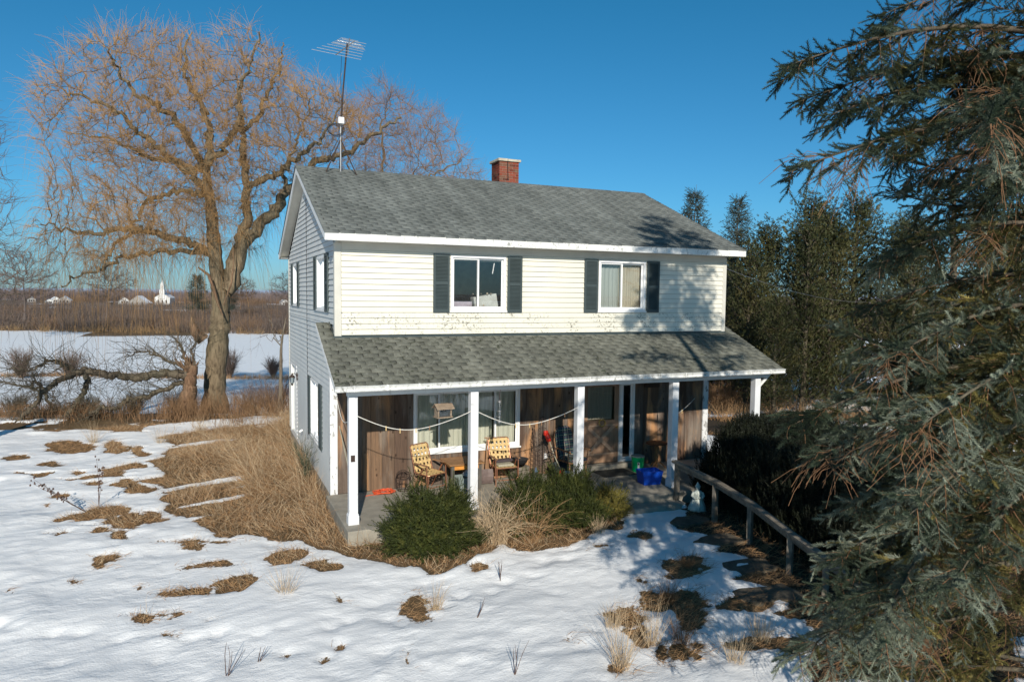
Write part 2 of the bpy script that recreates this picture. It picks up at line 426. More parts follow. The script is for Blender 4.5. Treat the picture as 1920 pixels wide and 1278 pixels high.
GE=[(-6.18,7.42,0.26,-0.09,-0.06,0.35),(-6.26,6.18,0.21,-0.08,-0.05,0.25),(-6.65,6.56,0.17,-0.07,-0.04,0.19),(-5.41,6.21,0.27,-0.11,-0.02,0.18),(-5.01,5.48,0.24,-0.09,-0.03,0.24),(-4.57,5.77,0.27,-0.1,-0.06,0.63),(-4.17,4.51,0.35,-0.13,-0.03,0.33),(-4.34,2.09,0.46,-0.17,-0.05,0.51),(-4.78,1.89,0.39,-0.16,-0.05,0.32),(-3.82,1.15,0.29,-0.12,-0.04,0.53),(-3.4,1.35,0.24,-0.1,-0.03,0.39),(-3.83,0.21,0.17,-0.06,-0.02,0.3),(-5.05,0.79,0.16,-0.06,-0.02,0.14),(-4.22,0.62,0.21,-0.08,-0.01,0.14),(-2.77,-0.86,0.18,-0.07,0.0,0.23),(-3.99,-1.06,0.18,-0.07,-0.03,0.25),(-2.37,-1.91,0.39,-0.15,0.0,0.1),(-1.27,-1.95,0.32,-0.13,0.03,0.31),(-2.8,-2.92,0.34,-0.13,0.0,0.21),(-2.12,-2.87,0.34,-0.14,0.01,0.31),(-3.53,-2.37,0.1,-0.04,-0.01,0.09),(-3.38,-3.6,0.17,-0.07,-0.01,0.19),(-2.93,-3.64,0.12,-0.04,0.0,0.1),(-2.2,-3.96,0.09,-0.04,0.0,0.05),(-2.95,-4.35,0.09,-0.04,0.0,0.08),(-0.63,-4.07,0.1,-0.04,0.02,0.13),(-1.54,-5.39,0.07,-0.03,0.01,0.07),(-0.95,-5.61,0.07,-0.03,0.02,0.12),(-0.83,-2.69,0.31,-0.13,0.04,0.28),(-5.22,-1.84,0.06,-0.02,-0.02,0.07),(-4.32,-1.83,0.06,-0.03,-0.02,0.09),(0.44,-4.72,0.16,-0.06,0.13,0.45),(-0.04,-6.09,0.05,-0.02,0.05,0.16),(1.51,-3.75,0.13,-0.05,0.07,0.17),(1.46,-5.48,0.03,-0.01,0.02,0.03),(1.88,-6.45,0.07,-0.03,0.03,0.05),(3.04,-5.92,0.12,-0.04,0.14,0.22),(2.2,-7.27,0.07,-0.03,0.12,0.19),(2.82,-6.64,0.17,-0.07,0.19,0.29),(3.89,-5.17,0.09,-0.03,0.06,0.09),(3.64,-5.75,0.19,-0.08,0.16,0.23),(5.04,-2.43,0.25,-0.1,0.26,0.42),(5.12,-3.31,0.21,-0.08,0.18,0.26),(4.17,-3.55,0.14,-0.06,0.05,0.07),(5.01,-4.77,0.33,-0.13,0.28,0.37),(4.0,-6.25,0.25,-0.1,0.35,0.46),(2.94,-7.16,0.13,-0.05,0.17,0.24),(-6.16,9.8,0.58,-0.21,-0.19,1.25),(-4.93,9.35,0.36,-0.14,-0.13,1.23),(-4.22,8.3,0.28,-0.1,-0.07,0.97),(-7.26,8.7,0.34,-0.12,-0.09,0.47),(-2.95,7.45,0.35,-0.13,-0.01,0.77),(-4.19,6.23,0.39,-0.15,-0.03,0.39),(-3.14,5.23,0.37,-0.14,-0.02,0.49),(-3.89,3.9,0.35,-0.13,-0.03,0.41),(-3.47,4.51,0.35,-0.13,-0.02,0.28),(-4.97,4.82,0.23,-0.09,-0.02,0.17),(-5.35,3.75,0.19,-0.08,-0.02,0.1),(-5.55,3.17,0.15,-0.06,-0.02,0.09)]

GE += [(3.95, -5.9, .62, -.1, .1, .34), (4.75, -5.1, .35, 0, .05, .16), (3.35, -7.25, .3, .05, 0, .22), (4.3, -7.5, .5, -.1, 0, .22), (4.9, -6.4, .4, -.1, .05, .2), (2.95, -6.1, .22, 0, 0, .16), (-3.0, 6.5, .9, -.2, .1, .22), (-5.2, 5.4, .6, -.15, .1, .12), (-4.0, 1.0, .5, -.2, .05, .07), (-2.6, -.6, .6, -.2, .05, .08)]

def poly_dist(px, py, poly):
    """signed distance, positive inside"""
    P = np.array(poly); Q = np.roll(P, -1, 0)
    dmin = np.full(px.shape, 1e9); ins = np.zeros(px.shape, bool)
    for (x0, y0), (x1, y1) in zip(P, Q):
        dx, dy = x1-x0, y1-y0; L = dx*dx+dy*dy+1e-12
        t = np.clip(((px-x0)*dx+(py-y0)*dy)/L, 0, 1)
        dmin = np.minimum(dmin, np.hypot(px-x0-t*dx, py-y0-t*dy))
        c = ((y0 > py) != (y1 > py)) & (px < dx*(py-y0)/(dy+1e-12)+x0); ins ^= c
    return np.where(ins, dmin, -dmin)

def bare(x, y):
    """signed-distance-like measure of bare ground (positive = no snow) near the house"""
    x = np.asarray(x, float); y = np.asarray(y, float)
    wx = x + (fbm(x, y, .45, 4, 21)-.5)*.62; wy = y + (fbm(x, y, .45, 4, 22)-.5)*.5
    m = poly_dist(wx, wy, GP)
    # streaky snow inside the outer rim of the grass
    st = fbm(x*.35+y*.15, y*1.6-x*.5, .9, 4, 31)
    m = np.where((m > 0) & (x < -1.6), np.minimum(m, (st-.29)*2.5), m)
    m = np.maximum(m, np.minimum(poly_dist(wx, wy, BP), .6))
    wx = wx+(fbm(x, y, .14, 2, 23)-.5)*.20; wy = wy+(fbm(x, y*1.5, .12, 2, 24)-.5)*.16
    for cx, cy, ax, ay, bx, by in GE:
        ux, uy = wx-cx+(fbm(x,y,.25,2,77)-.5)*.1, wy-cy
        det = ax*by-ay*bx
        a = (ux*by-uy*bx)/det; b = (ax*uy-ay*ux)/det
        sz = min(math.hypot(ax, ay), math.hypot(bx, by))
        m = np.maximum(m, (1-np.sqrt(a*a+b*b))*max(sz, .06)*1.2)
    d = depth_of(x, y); l = lat_of(x, y)
    # weedy bank at the yard's edge and behind, patchy yard right of the house
    edge = 26.0+(fbm(x, y, 4, 3, 41)-.5)*3.5
    bank = np.where(l < 7, .9-np.abs(d-edge-.6), -1)
    m = np.maximum(m, bank)
    m = np.maximum(m, np.where((d > 23.0) & (d < 27) & (l < 7), (fbm(x, y*1.3, 1.6, 4, 44)-.52)*3, -1))
    m = np.maximum(m, np.where((l > 5) & (d > 21) & (d < 44), (fbm(x, y, 3, 4, 51)-.53)*4, -1))
    m = np.maximum(m, np.where((x > 8.5) & (d < 22), (fbm(x, y, 2, 4, 52)-.42)*4, -1))
    # strips of stubble out in the field
    for dd, wd in ((54, 1.6), (113, 7)):
        m = np.maximum(m, np.where(d > 34, wd*.5-np.abs(d-dd-(fbm(x, y, 12, 2, 61)-.5)*3)*1.0 - 1.1*fbm(x, y, 3, 3, 63), -1))
    far = np.where(d > 116, (fbm(x, y, 60, 3, 71)-.40)*10, -1)
    m = np.maximum(m, far)
    return m

def axis(lo, hi, step, far, g=1.16):
    a = list(np.arange(lo, hi, step)); s = step; v = a[-1]; out = []
    while v < far: s *= g; v += s; out.append(v)
    s = step; v = lo; lf = []
    while v > -far*.5: s *= g; v -= s; lf.append(v)
    return np.array(lf[::-1]+a+out)
ax_ = axis(-11.5, 10.5, .075, 9000); ay_ = axis(-11.5, 15, .075, 12000)
GX, GY = np.meshgrid(ax_, ay_); gx, gy = GX.ravel(), GY.ravel()
bm_ = bare(gx, gy)
snow = .5 - bm_*3.2
snow = np.clip(snow, 0, 1)
H = base_h(gx, gy)
nearm = (np.abs(gx) < 14) & (np.abs(gy) < 17)
lump = (fbm(gx, gy*1.4, 1.5, 4, 80)-.5)*.16 + (fbm(gx, gy*1.5, .5, 3, 81)-.5)*.07*sstep(.35, .65, fbm(gx, gy, 1.8, 2, 84)) + (fbm(gx, gy*1.8, .17, 3, 82)-.5)*.030
rgd = np.random.default_rng(3)
for _ in range(420):
    cx_, cy_ = rgd.uniform(-9, 6), rgd.uniform(-10.5, 11); r_, dp_ = rgd.uniform(.05, .16), rgd.uniform(-.045, .03)
    q = (np.abs(gx-cx_) < r_*2.5) & (np.abs(gy-cy_) < r_*2.5); lump[q] += dp_*np.exp(-(((gx[q]-cx_)*rgd.uniform(.7, 1.3))**2+(gy[q]-cy_)**2)/(r_*r_))
for k in range(26):                                   # an old line of footprints
    cx_, cy_ = -6.5+k*.42+.1*(k % 2), -2.2-2.6*math.sin(k*.11)-.15*(k % 2); q = (np.abs(gx-cx_) < .3) & (np.abs(gy-cy_) < .3); lump[q] -= .045*np.exp(-((gx[q]-cx_)**2/.018+(gy[q]-cy_)**2/.010))
H = H + sstep(.35, .8, snow)*(.040+lump)*nearm + np.where(nearm, (fbm(gx, gy, .3, 3, 83)-.5)*.05*(1-snow), 0)
# keep the ground below the house and porch slab
inside = (gx > 0) & (gx < 9.75) & (gy > -1.8) & (gy < 8.4)
H = np.where(inside, -.4, H)
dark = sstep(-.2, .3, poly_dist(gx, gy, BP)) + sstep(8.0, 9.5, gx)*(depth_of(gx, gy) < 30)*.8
nx_, ny_ = len(ax_), len(ay_)
ii = (np.arange(ny_-1)[:, None]*nx_ + np.arange(nx_-1)[None]).ravel()
GF = np.stack([ii, ii+1, ii+1+nx_, ii+nx_], -1)
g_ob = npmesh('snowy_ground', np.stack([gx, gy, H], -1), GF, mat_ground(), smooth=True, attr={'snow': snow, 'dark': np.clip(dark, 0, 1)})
tag(g_ob, kind='structure')
def gh(x, y): return float(base_h(np.array([x]), np.array([y]))[0])

# distant hills
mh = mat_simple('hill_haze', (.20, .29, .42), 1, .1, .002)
hp = []; hf = []
for row, (dep, amp, sd) in enumerate(((2600, 62, 3), (3600, 92, 8))):
    L = np.linspace(-3200, 5200, 260); n0 = len(hp)
    top = -9 + amp*fbm(L, L*0, 900, 4, sd)*(.55+.0*L)
    for l, z in zip(L, top):
        p = C2 + RV*l + FV*dep; hp += [(p[0], p[1], -40), (p[0], p[1], z), (p[0]+FV[0]*500, p[1]+FV[1]*500, z-12)]
    for i in range(len(L)-1):
        a = n0+i*3; hf += [(a, a+3, a+4, a+1), (a+1, a+4, a+5, a+2)]
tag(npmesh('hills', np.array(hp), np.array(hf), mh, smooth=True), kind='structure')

# ------------------------------------------------------------------ materials used by the house
M = dict(
 siding=mat_siding(), side=mat_side_siding(),
 white=mat_paint('white_trim', (.78, .78, .76), amt=.35), soffit=mat_paint('soffit', (.62, .60, .53), amt=.1),
 gutter=mat_paint('mouldy_gutter', (.72, .72, .69), (.13, .13, .11), .8, .50, .63, 13),
 fascia=mat_paint('fascia', (.76, .76, .73), (.2, .2, .18), .8, .55, .62, 18),
 peel=mat_paint('peeling_paint', (.74, .75, .75), (.13, .11, .09), .95, .565, .59, 10),
 vinyl=mat_simple('window_vinyl', (.80, .80, .79), .35, .04, 3),
 shutter=mat_simple('shutter_paint', (.052, .070, .072), .5, .12, 5), glass=mat_glass('window_glass'),
 dglass=mat_glass('dark_glass', (.55, .6, .62), .10),
 roof=mat_shingle('asphalt_shingle', (.095, .105, .100), (.185, .197, .186), False),
 proof=mat_shingle('porch_shingle', (.095, .098, .082), (.185, .185, .152), True),
 dark=mat_simple('dark_gap', (.02, .02, .02), .95), barn=mat_barn(), brick=mat_brick(),
 mortar=mat_simple('mortar', (.33, .28, .23), .95, .2, 12), cap=mat_simple('chimney_cap', (.46, .42, .33), .9, .25, 8, bump=.5),
 conc=mat_simple('concrete', (.30, .275, .225), .9, .22, 4, bump=.25), room=mat_simple('room_paint', (.34, .29, .17), .9),
 sheer=mat_curtain('green_curtain', (.85, .86, .70), .3), lace=mat_curtain('cream_curtain', (.66, .62, .48), .4), grey=mat_curtain('grey_sheer', (.50, .56, .52), .3),
 door=mat_wood('door_wood', (.25, .15, .09), (.36, .23, .15), (8, 8, .8)), rail=mat_wood('weathered_rail', (.10, .085, .065), (.25, .215, .17), (3, 3, 3), .85),
 metal=mat_simple('dull_metal', (.32, .32, .32), .45, .2, 8, .5, .7), black=mat_simple('black_plastic', (.025, .025, .027), .5), iron=mat_simple('rusty_iron', (.05, .033, .026), .8),
 copper=mat_simple('copper_tube', (.42, .19, .11), .35, .15, 9, .5, .6),
)

# ------------------------------------------------------------------ the house
WID, DEP, REC = 9.75, 8.37, .59
ZB, ZS, ZE, ZR, OV, RK = 3.40, 5.26, 5.44, 7.40, .40, .27
slope = (ZR-ZE)/(DEP/2+OV)
house = empty('farmhouse', (0, 0, 0), label='two storey farmhouse with cream siding, green shutters and grey shingle roof over a front porch', cat='house')

def laps(mb, org, ax, nrm, u0, u1, z0, z1, openings=(), exp=.115, clipf=None, jit=0):
    """horizontal lap siding; openings (ua,ub,za,zb); clipf(z)->(u0,u1)"""
    org = Vector(org); ax = Vector(ax); nrm = Vector(nrm); z = z0
    zs = []
    while z < z1-1e-4: zs.append((z, min(z+exp, z1))); z += exp
    for za, zb in zs:
        cuts = sorted({za, zb, *[q for o in openings for q in o[2:4] if za < q < zb]})
        for ca, cb in zip(cuts[:-1], cuts[1:]):
            mid = (ca+cb)/2
            a0, a1 = (u0, u1) if clipf is None else clipf(mid)
            if a1-a0 < .03: continue
            segs = [(a0, a1)]
            for o in openings:
                if o[2] < mid < o[3]:
                    ns = []
                    for s0, s1 in segs:
                        if o[1] <= s0 or o[0] >= s1: ns.append((s0, s1)); continue
                        if o[0] > s0: ns.append((s0, o[0]))
                        if o[1] < s1: ns.append((o[1], s1))
                    segs = ns
            fa = (ca-za)/exp; fb = (cb-za)/exp
            ta, tb = .026*(1-fa)+.004*fa, .026*(1-fb)+.004*fb
            for s0, s1 in segs:
                if clipf:
                    b0, b1 = clipf(ca); t0, t1 = clipf(cb)
                    p = [(max(s0, b0) if s0 == a0 else s0, ca), (min(s1, b1) if s1 == a1 else s1, ca), (t1 if s1 == a1 else s1, cb), (t0 if s0 == a0 else s0, cb)]
                    if s0 == a0: p[0] = (b0, ca)
                    if s1 == a1: p[1] = (b1, ca)
                else: p = [(s0, ca), (s1, ca), (s1, cb), (s0, cb)]
                P = [org + ax*p[0][0] + nrm*ta + Vector((0,0,p[0][1])), org + ax*p[1][0] + nrm*ta + Vector((0,0,p[1][1])),
                     org + ax*p[2][0] + nrm*tb + Vector((0,0,p[2][1])), org + ax*p[3][0] + nrm*tb + Vector((0,0,p[3][1]))]
                n = len(mb.v); B = [org + ax*p[0][0] + nrm*.001 + Vector((0,0,p[0][1])), org + ax*p[1][0] + nrm*.001 + Vector((0,0,p[1][1]))]
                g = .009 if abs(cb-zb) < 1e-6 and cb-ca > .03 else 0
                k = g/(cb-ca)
                Q0 = P[3].lerp(P[0], k); Q1 = P[2].lerp(P[1], k)      # narrow strip under the next lap, coloured dark as its shadow line
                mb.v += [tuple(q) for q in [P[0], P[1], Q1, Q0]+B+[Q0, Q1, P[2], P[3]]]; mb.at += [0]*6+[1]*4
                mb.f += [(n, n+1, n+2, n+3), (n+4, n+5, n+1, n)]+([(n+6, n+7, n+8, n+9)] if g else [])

def wall_panel(mb, org, ax, nrm, u0, u1, z0, z1, openings, th=.12):
    """solid backing wall with real openings"""
    org = Vector(org); ax = Vector(ax); nrm = Vector(nrm)
    us = sorted({u0, u1, *[q for o in openings for q in o[:2]]}); zs = sorted({z0, z1, *[q for o in openings for q in o[2:4]]})
    for a, b in zip(us[:-1], us[1:]):
        for c, d in zip(zs[:-1], zs[1:]):
            m_, n_ = (a+b)/2, (c+d)/2
            if any(o[0] < m_ < o[1] and o[2] < n_ < o[3] for o in openings): continue
            v = []
            for t in (0, -th):
                for (u, z) in ((a, c), (b, c), (b, d), (a, d)): v.append(org + ax*u + nrm*t + Vector((0, 0, z)))
            mb.add(v, [(0,1,2,3), (7,6,5,4), (0,4,5,1), (1,5,6,2), (2,6,7,3), (3,7,4,0)])

FW = [(2.41, 3.69, 3.91, 5.09), (6.04, 7.34, 3.91, 5.09)]           # upper front windows (x0,x1,z0,z1)
SW = [(6.12, 7.16, 3.9, 5.06), (1.17, 2.42, 3.88, 5.07), (2.15, 3.6, .74, 2.15)]   # side windows (y0,y1,z0,z1)
SD = (6.55, 7.9, .1, 2.12)
LW = (1.77, 4.33, .73, 2.12)                                        # big porch window
# solid walls
mb = MB(); wall_panel(mb, (0, 0, 0), (1, 0, 0), (0, -1, 0), 0, WID, ZB, ZS+.1, FW); mb.build('upper_front_wall', M['siding'], house)
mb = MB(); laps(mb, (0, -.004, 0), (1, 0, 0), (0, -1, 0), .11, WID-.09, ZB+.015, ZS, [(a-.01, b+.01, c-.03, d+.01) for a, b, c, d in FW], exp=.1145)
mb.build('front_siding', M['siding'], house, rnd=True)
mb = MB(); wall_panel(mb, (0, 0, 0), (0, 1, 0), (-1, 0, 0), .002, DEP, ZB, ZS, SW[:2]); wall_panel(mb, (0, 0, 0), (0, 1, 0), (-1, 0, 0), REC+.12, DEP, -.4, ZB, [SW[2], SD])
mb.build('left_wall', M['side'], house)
def gclip(z):
    if z < ZS: return (.1, DEP-.1)
    k = (z-ZS)/slope; return (.1+k-.1, DEP-.1-k+.1)
def gclip2(z):
    a, b = gclip(z)
    pr = 3.66-(REC-a)*.45
    if z < 3.6: a = max(a, .0) 
    return a, b
mb = MB()
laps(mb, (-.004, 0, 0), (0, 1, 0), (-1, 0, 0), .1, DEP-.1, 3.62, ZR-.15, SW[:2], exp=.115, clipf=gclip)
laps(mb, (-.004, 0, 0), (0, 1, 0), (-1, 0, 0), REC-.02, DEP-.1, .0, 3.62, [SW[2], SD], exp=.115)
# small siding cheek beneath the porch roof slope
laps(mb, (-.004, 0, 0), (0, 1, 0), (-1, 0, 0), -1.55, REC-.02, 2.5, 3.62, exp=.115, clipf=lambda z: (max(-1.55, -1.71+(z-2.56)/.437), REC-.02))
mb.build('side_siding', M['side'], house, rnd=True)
mb = MB(); mb.add([(-.002, 0, ZS), (-.002, DEP, ZS), (-.002, DEP/2, ZR-.05), (-.1, 0, ZS)][:3], [(0, 2, 1)])
mb.add([(WID, 0, ZS), (WID, DEP, ZS), (WID, DEP/2, ZR-.05)], [(0, 1, 2)])
mb.box((WID-.12, .13, ZB), (WID, DEP, ZS)); mb.box((WID-.12, REC+.13, -.4), (WID, DEP, ZB))
mb.box((.13, DEP-.12, -.4), (WID-.13, DEP, ZS)); mb.build('rear_walls', M['side'], house)
mb = MB(); mb.box((-.012, REC, -.42), (0.03, DEP, .02)); mb.build('foundation', M['conc'], house)
# interior rooms (one shell per storey, painted)
mb = MB(); mb.box((.13, .13, ZB-.2), (WID-.13, DEP-.13, ZB-.05)); mb.box((.13, 3.2, ZB), (WID-.13, 3.3, ZS)); mb.box((4.8, .13, ZB), (4.9, 3.2, ZS)); mb.box((.13, .13, ZS+.0), (WID-.13, DEP-.13, ZS+.06))
mb.box((.13, 3.6, -.2), (WID-.13, 3.7, ZB-.2)); mb.box((5.2, REC+.2, -.2), (5.3, 3.6, ZB-.2)); mb.box((.13, REC+.2, -.1), (WID-.13, 3.6, .02))
mb.build('interior_walls', M['room'], house)
# corner boards, frieze, soffit
for a, b in (((-.03, -.032, ZB-.03), (.105, .1, ZS)), ((WID-.09, -.03, ZB-.03), (WID+.02, .1, ZS)), ((-.035, DEP-.08, .1), (.08, DEP+.02, ZS))):
    mb = MB(); mb.box(a, b); mb.build('corner_board', M['soffit'], house, bevel=.004)
mb = MB(); mb.box((-.035, REC-.03, 0.0), (.12, REC+.1, 2.6)); mb.build('peeling_corner_board', M['peel'], house, bevel=.004); house.children[-1]['label'] = 'peeling white corner board beside the porch'
mb = MB(); mb.box((WID-.13, REC-.04, 0), (WID+.03, REC+.1, 2.5)); mb.build('corner_board', M['peel'], house)
mb = MB(); mb.box((-.0, -OV+.01, ZS+.02), (WID, -.001, ZS+.05)); mb.box((.11, -.028, ZS-.13), (WID-.09, -.002, ZS+.02))
mb.build('soffit', M['soffit'], house)
# rake soffits (underside of the gable overhang) and barge boards
def rake(mb, x0, x1, dz0, dz1, ya, yb):
    z = lambda y: ZE+slope*(OV+y) if y <= DEP/2 else ZE+slope*(OV+DEP-y)
    mb.add([(x0, ya, z(ya)+dz0), (x1, ya, z(ya)+dz0), (x1, yb, z(yb)+dz0), (x0, yb, z(yb)+dz0), (x0, ya, z(ya)+dz1), (x1, ya, z(ya)+dz1), (x1, yb, z(yb)+dz1), (x0, yb, z(yb)+dz1)],
           [(0,3,2,1),(4,5,6,7),(0,1,5,4),(1,2,6,5),(2,3,7,6),(3,0,4,7)])
mb = MB()
for ya, yb in ((-OV, DEP/2), (DEP/2, DEP+OV)):
    for xa, xb in ((-RK+.03, -.002), (WID+.002, WID+RK-.03)):
        mb = MB(); rake(mb, xa, xb, -.13, -.11, ya, yb); mb.build('rake_soffit', M['soffit'], house)
mb = MB()
for ya, yb in ((-OV, DEP/2), (DEP/2, DEP+OV)):
    for xa, xb in ((-RK, -RK+.028), (WID+RK-.028, WID+RK)):
        mb = MB(); rake(mb, xa, xb, -.165, -.012, ya, yb); mb.build('barge_board', M['white'], house)
mb = MB(); mb.box((-RK-.004, -OV-.03, ZE-.165), (WID+RK+.004, -OV, ZE-.012)); mb.build('fascia', M['fascia'], house, bevel=.004)
mb = MB(); mb.box((-RK-.004, DEP+OV, ZE-.165), (WID+RK+.004, DEP+OV+.03, ZE-.012)); mb.box((-RK+.03, DEP+.002, ZE-.15), (-.04, DEP+OV, ZE-.14)); mb.build('fascia', M['fascia'], house)

def shingles(name, mat, x0, x1, y0, z0, y1, z1, parent, tab=.305, course=.143, seed=1, ragged=.004):
    """individual asphalt tabs laid from eave (y0,z0) to ridge (y1,z1)"""
    rg = np.random.default_rng(seed)
    L = math.hypot(y1-y0, z1-z0); d = np.array([0, (y1-y0)/L, (z1-z0)/L]); n = np.array([0, -d[2], d[1]])
    if n[2] < 0: n = -n
    V = []; F = []; A = []; k = 0; nc = int(math.ceil(L/course))
    for c in range(nc):
        s0 = c*course - (.015 if c == 0 else 0); s1 = min(s0+course+.03, L+.01)
        x = x0 - tab*((c % 2)*.5 + (c % 3)*.04) - rg.uniform(0, .05)
        tone = rg.normal(0, .10)
        while x < x1:
            a = max(x+.0075, x0); b = min(x+tab-.0075, x1); x += tab*rg.uniform(.985, 1.015)
            if b-a < .02: continue
            e0 = rg.normal(0, ragged); e1 = e0+rg.normal(0, ragged*.6); lift = abs(rg.normal(0, .0018)); sk = rg.normal(0, .003)
            r = float(np.clip(.5+tone*.8+rg.normal(0, .12), 0, 1))
            for (xx, ss, hh) in ((a, s0+e0, .020+lift), (b, s0+e1, .020+lift*.6), (b+sk, s1, .006), (a+sk, s1, .006), (a, s0+e0, .002), (b, s0+e1, .002), (b+sk, s1, .001), (a+sk, s1, .001)):
                V.append((xx, y0+d[1]*ss+n[1]*hh, z0+d[2]*ss+n[2]*hh)); A.append(r)
            F += [(k, k+1, k+2, k+3), (k+4, k+5, k+1, k), (k+7, k+4, k, k+3), (k+5, k+6, k+2, k+1)]; k += 8
    return npmesh(name, V, np.array(F), mat, parent, attr={'rnd': A})

mb = MB()
for ya, yb in ((-OV-.02, DEP/2), (DEP/2, DEP+OV+.02)): rake(mb, -RK-.006, WID+RK+.006, -.012, -.002, ya, yb)
deck = mb.build('roof', M['dark'], house)
shingles('shingles', M['roof'], -RK-.015, WID+RK+.015, -OV-.03, ZE-.014, DEP/2, ZR+.0, deck, seed=2)
shingles('shingles', M['roof'], -RK-.015, WID+RK+.015, DEP+OV+.03, ZE-.014, DEP/2, ZR, deck, seed=3)
mb = MB()
x = -RK-.02
while x < WID+RK:
    x2 = min(x+.31, WID+RK+.02)
    mb.add([(x, DEP/2-.13, ZR-.035), (x2+.02, DEP/2-.13, ZR-.041), (x2+.02, DEP/2, ZR+.022), (x, DEP/2, ZR+.030), (x2+.02, DEP/2+.13, ZR-.041), (x, DEP/2+.13, ZR-.035)], [(0, 1, 2, 3), (3, 2, 4, 5)], random.random()*.5+.5)
    x += .14 if x > 0 else .14
mb.build('ridge_cap', M['roof'], deck, rnd=True)

# porch roof
PX0, PX1, PY0, PZ0 = -.30, WID+.30, -1.74, 2.62
PY1 = REC; PZ1 = PZ0+.437*(PY1-PY0)
mb = MB()
mb.add([(PX0, PY0, PZ0-.012), (PX1, PY0, PZ0-.012), (PX1, PY1, PZ1-.012), (PX0, PY1, PZ1-.012), (PX0, PY0, PZ0-.09), (PX1, PY0, PZ0-.09), (PX1, PY1, PZ1-.09), (PX0, PY1, PZ1-.09)],
       [(0,1,2,3),(7,6,5,4),(4,5,1,0),(5,6,2,1),(6,7,3,2),(7,4,0,3)])
pdeck = mb.build('porch_roof', M['dark'], house)
for xx in (PX0-.012, PX1-.016): mb = MB(); mb.add([(xx, PY0, PZ0-.13), (xx+.028, PY0, PZ0-.13), (xx+.028, PY0, PZ0-.02), (xx, PY0, PZ0-.02), (xx, PY1, PZ1-.13), (xx+.028, PY1, PZ1-.13), (xx+.028, PY1, PZ1-.02), (xx, PY1, PZ1-.02)], [(0,1,2,3),(7,6,5,4),(4,5,1,0),(5,6,2,1),(6,7,3,2),(7,4,0,3)]); mb.build('barge_board', M['white'], house)
# leave the courses clear of the upper wall: full-width part up to y=-.01, side strips beyond
shingles('shingles', M['proof'], PX0-.012, PX1+.012, PY0-.03, PZ0-.022, -.035, PZ0+.437*(-.035-PY0)-.01, pdeck, tab=.30, course=.15, seed=5, ragged=.007)
for xa, xb, sd in ((PX0-.012, -.034, 6), (WID+.024, PX1+.012, 7)):
    shingles('shingles', M['proof'], xa, xb, -.06, PZ0+.437*(-.06-PY0)-.012, PY1, PZ1-.002, pdeck, tab=.30, course=.15, seed=sd)
mb = MB(); mb.box((-.06, -.045, ZB-.05), (WID+.03, -.03, ZB-.005)); mb.bar((-.04, -.03, ZB-.03), (-.04, REC, ZB+.24), .012, .05); mb.build('flashing', M['shutter'], house)
mb = MB(); mb.box((-.05, PY0+.2, 2.38), (WID+.1, PY0+.34, 2.56)); mb.box((0.0, PY0+.34, 2.42), (.1, REC-.03, 2.55)); mb.box((WID-.1, PY0+.34, 2.42), (WID, REC-.04, 2.55)); mb.build('porch_beam', M['white'], house, bevel=.004)
mb = MB(); mb.box((.1, PY0+.34, 2.52), (WID-.1, REC-.0, 2.535)); mb.build('porch_ceiling', mat_wood('dark_ceiling', (.09, .07, .055), (.15, .12, .10), (3, 3, 3)), house)
mb = MB(); n = 8
prof = [(0, 0), (-.105, 0.0), (-.115, .02), (-.10, .05), (-.115, .085), (-.125, .10), (-.115, .105), (0.0, .105)]
for xx in (PX0-.02, PX1+.02):
    mb.v += [(xx, PY0+.02+a, 2.5+b) for a, b in prof]; mb.at += [0]*n
mb.f += [(i, (i+1) % n, (i+1) % n+n, i+n)[::-1] for i in range(n)] + [tuple(range(n)), tuple(range(2*n-1, n-1, -1))]
gut = mb.build('gutter', M['gutter'], house)
for i in range(17): mb = MB(); mb.box((PX0+.3+i*.6, PY0-.112, 2.505), (PX0+.33+i*.6, PY0+.015, 2.612)); mb.build('bracket', M['gutter'], gut)
mb = MB(); mb.bar((9.6, PY0+.27, 2.16), (9.93, PY0+.27, 2.46), .05, .06); mb.build('brace', M['white'], house)

def post(x, y=-1.47, w=.16):
    mb = MB(); mb.box((x-w/2, y-w/2, 0.0), (x+w/2, y+w/2, 2.38))
    o = mb.build('porch_post', M['peel2'], house, bevel=.006)
    m2 = MB(); m2.box((x-w/2-.02, y-w/2-.02, 0.0), (x+w/2+.02, y+w/2+.02, .17)); m2.box((x-w/2-.012, y-w/2-.012, .17), (x+w/2+.012, y+w/2+.012, .195)); m2.build('base_trim', M['peel2'], o, bevel=.006)
    return o
M['peel2'] = mat_paint('post_paint', (.74, .75, .76), (.30, .28, .25), .6, .62, .68, 9)
for px_ in (.05, 2.41, 4.78, 7.18, 9.52): post(px_)
mb = MB(); mb.box((.0, -1.562, 1.18), (.075, -1.553, 1.30)); mb.build('bracket_plate', M['iron'], house)

# slab and steps
mb = MB(); mb.box((-.12, -1.9, -.45), (WID+.1, REC+.0, 0.0)); sl = mb.build('porch_floor', M['conc'], house, bevel=.015)
mb = MB(); mb.box((6.0, .37, .0), (7.58, REC, .12)); mb.build('door_step', M['conc'], house, bevel=.01)
mb = MB(); mb.box((5.7, -2.25, -.5), (7.0, -1.9, -.14)); mb.build('porch_step', M['conc'], house, bevel=.015)

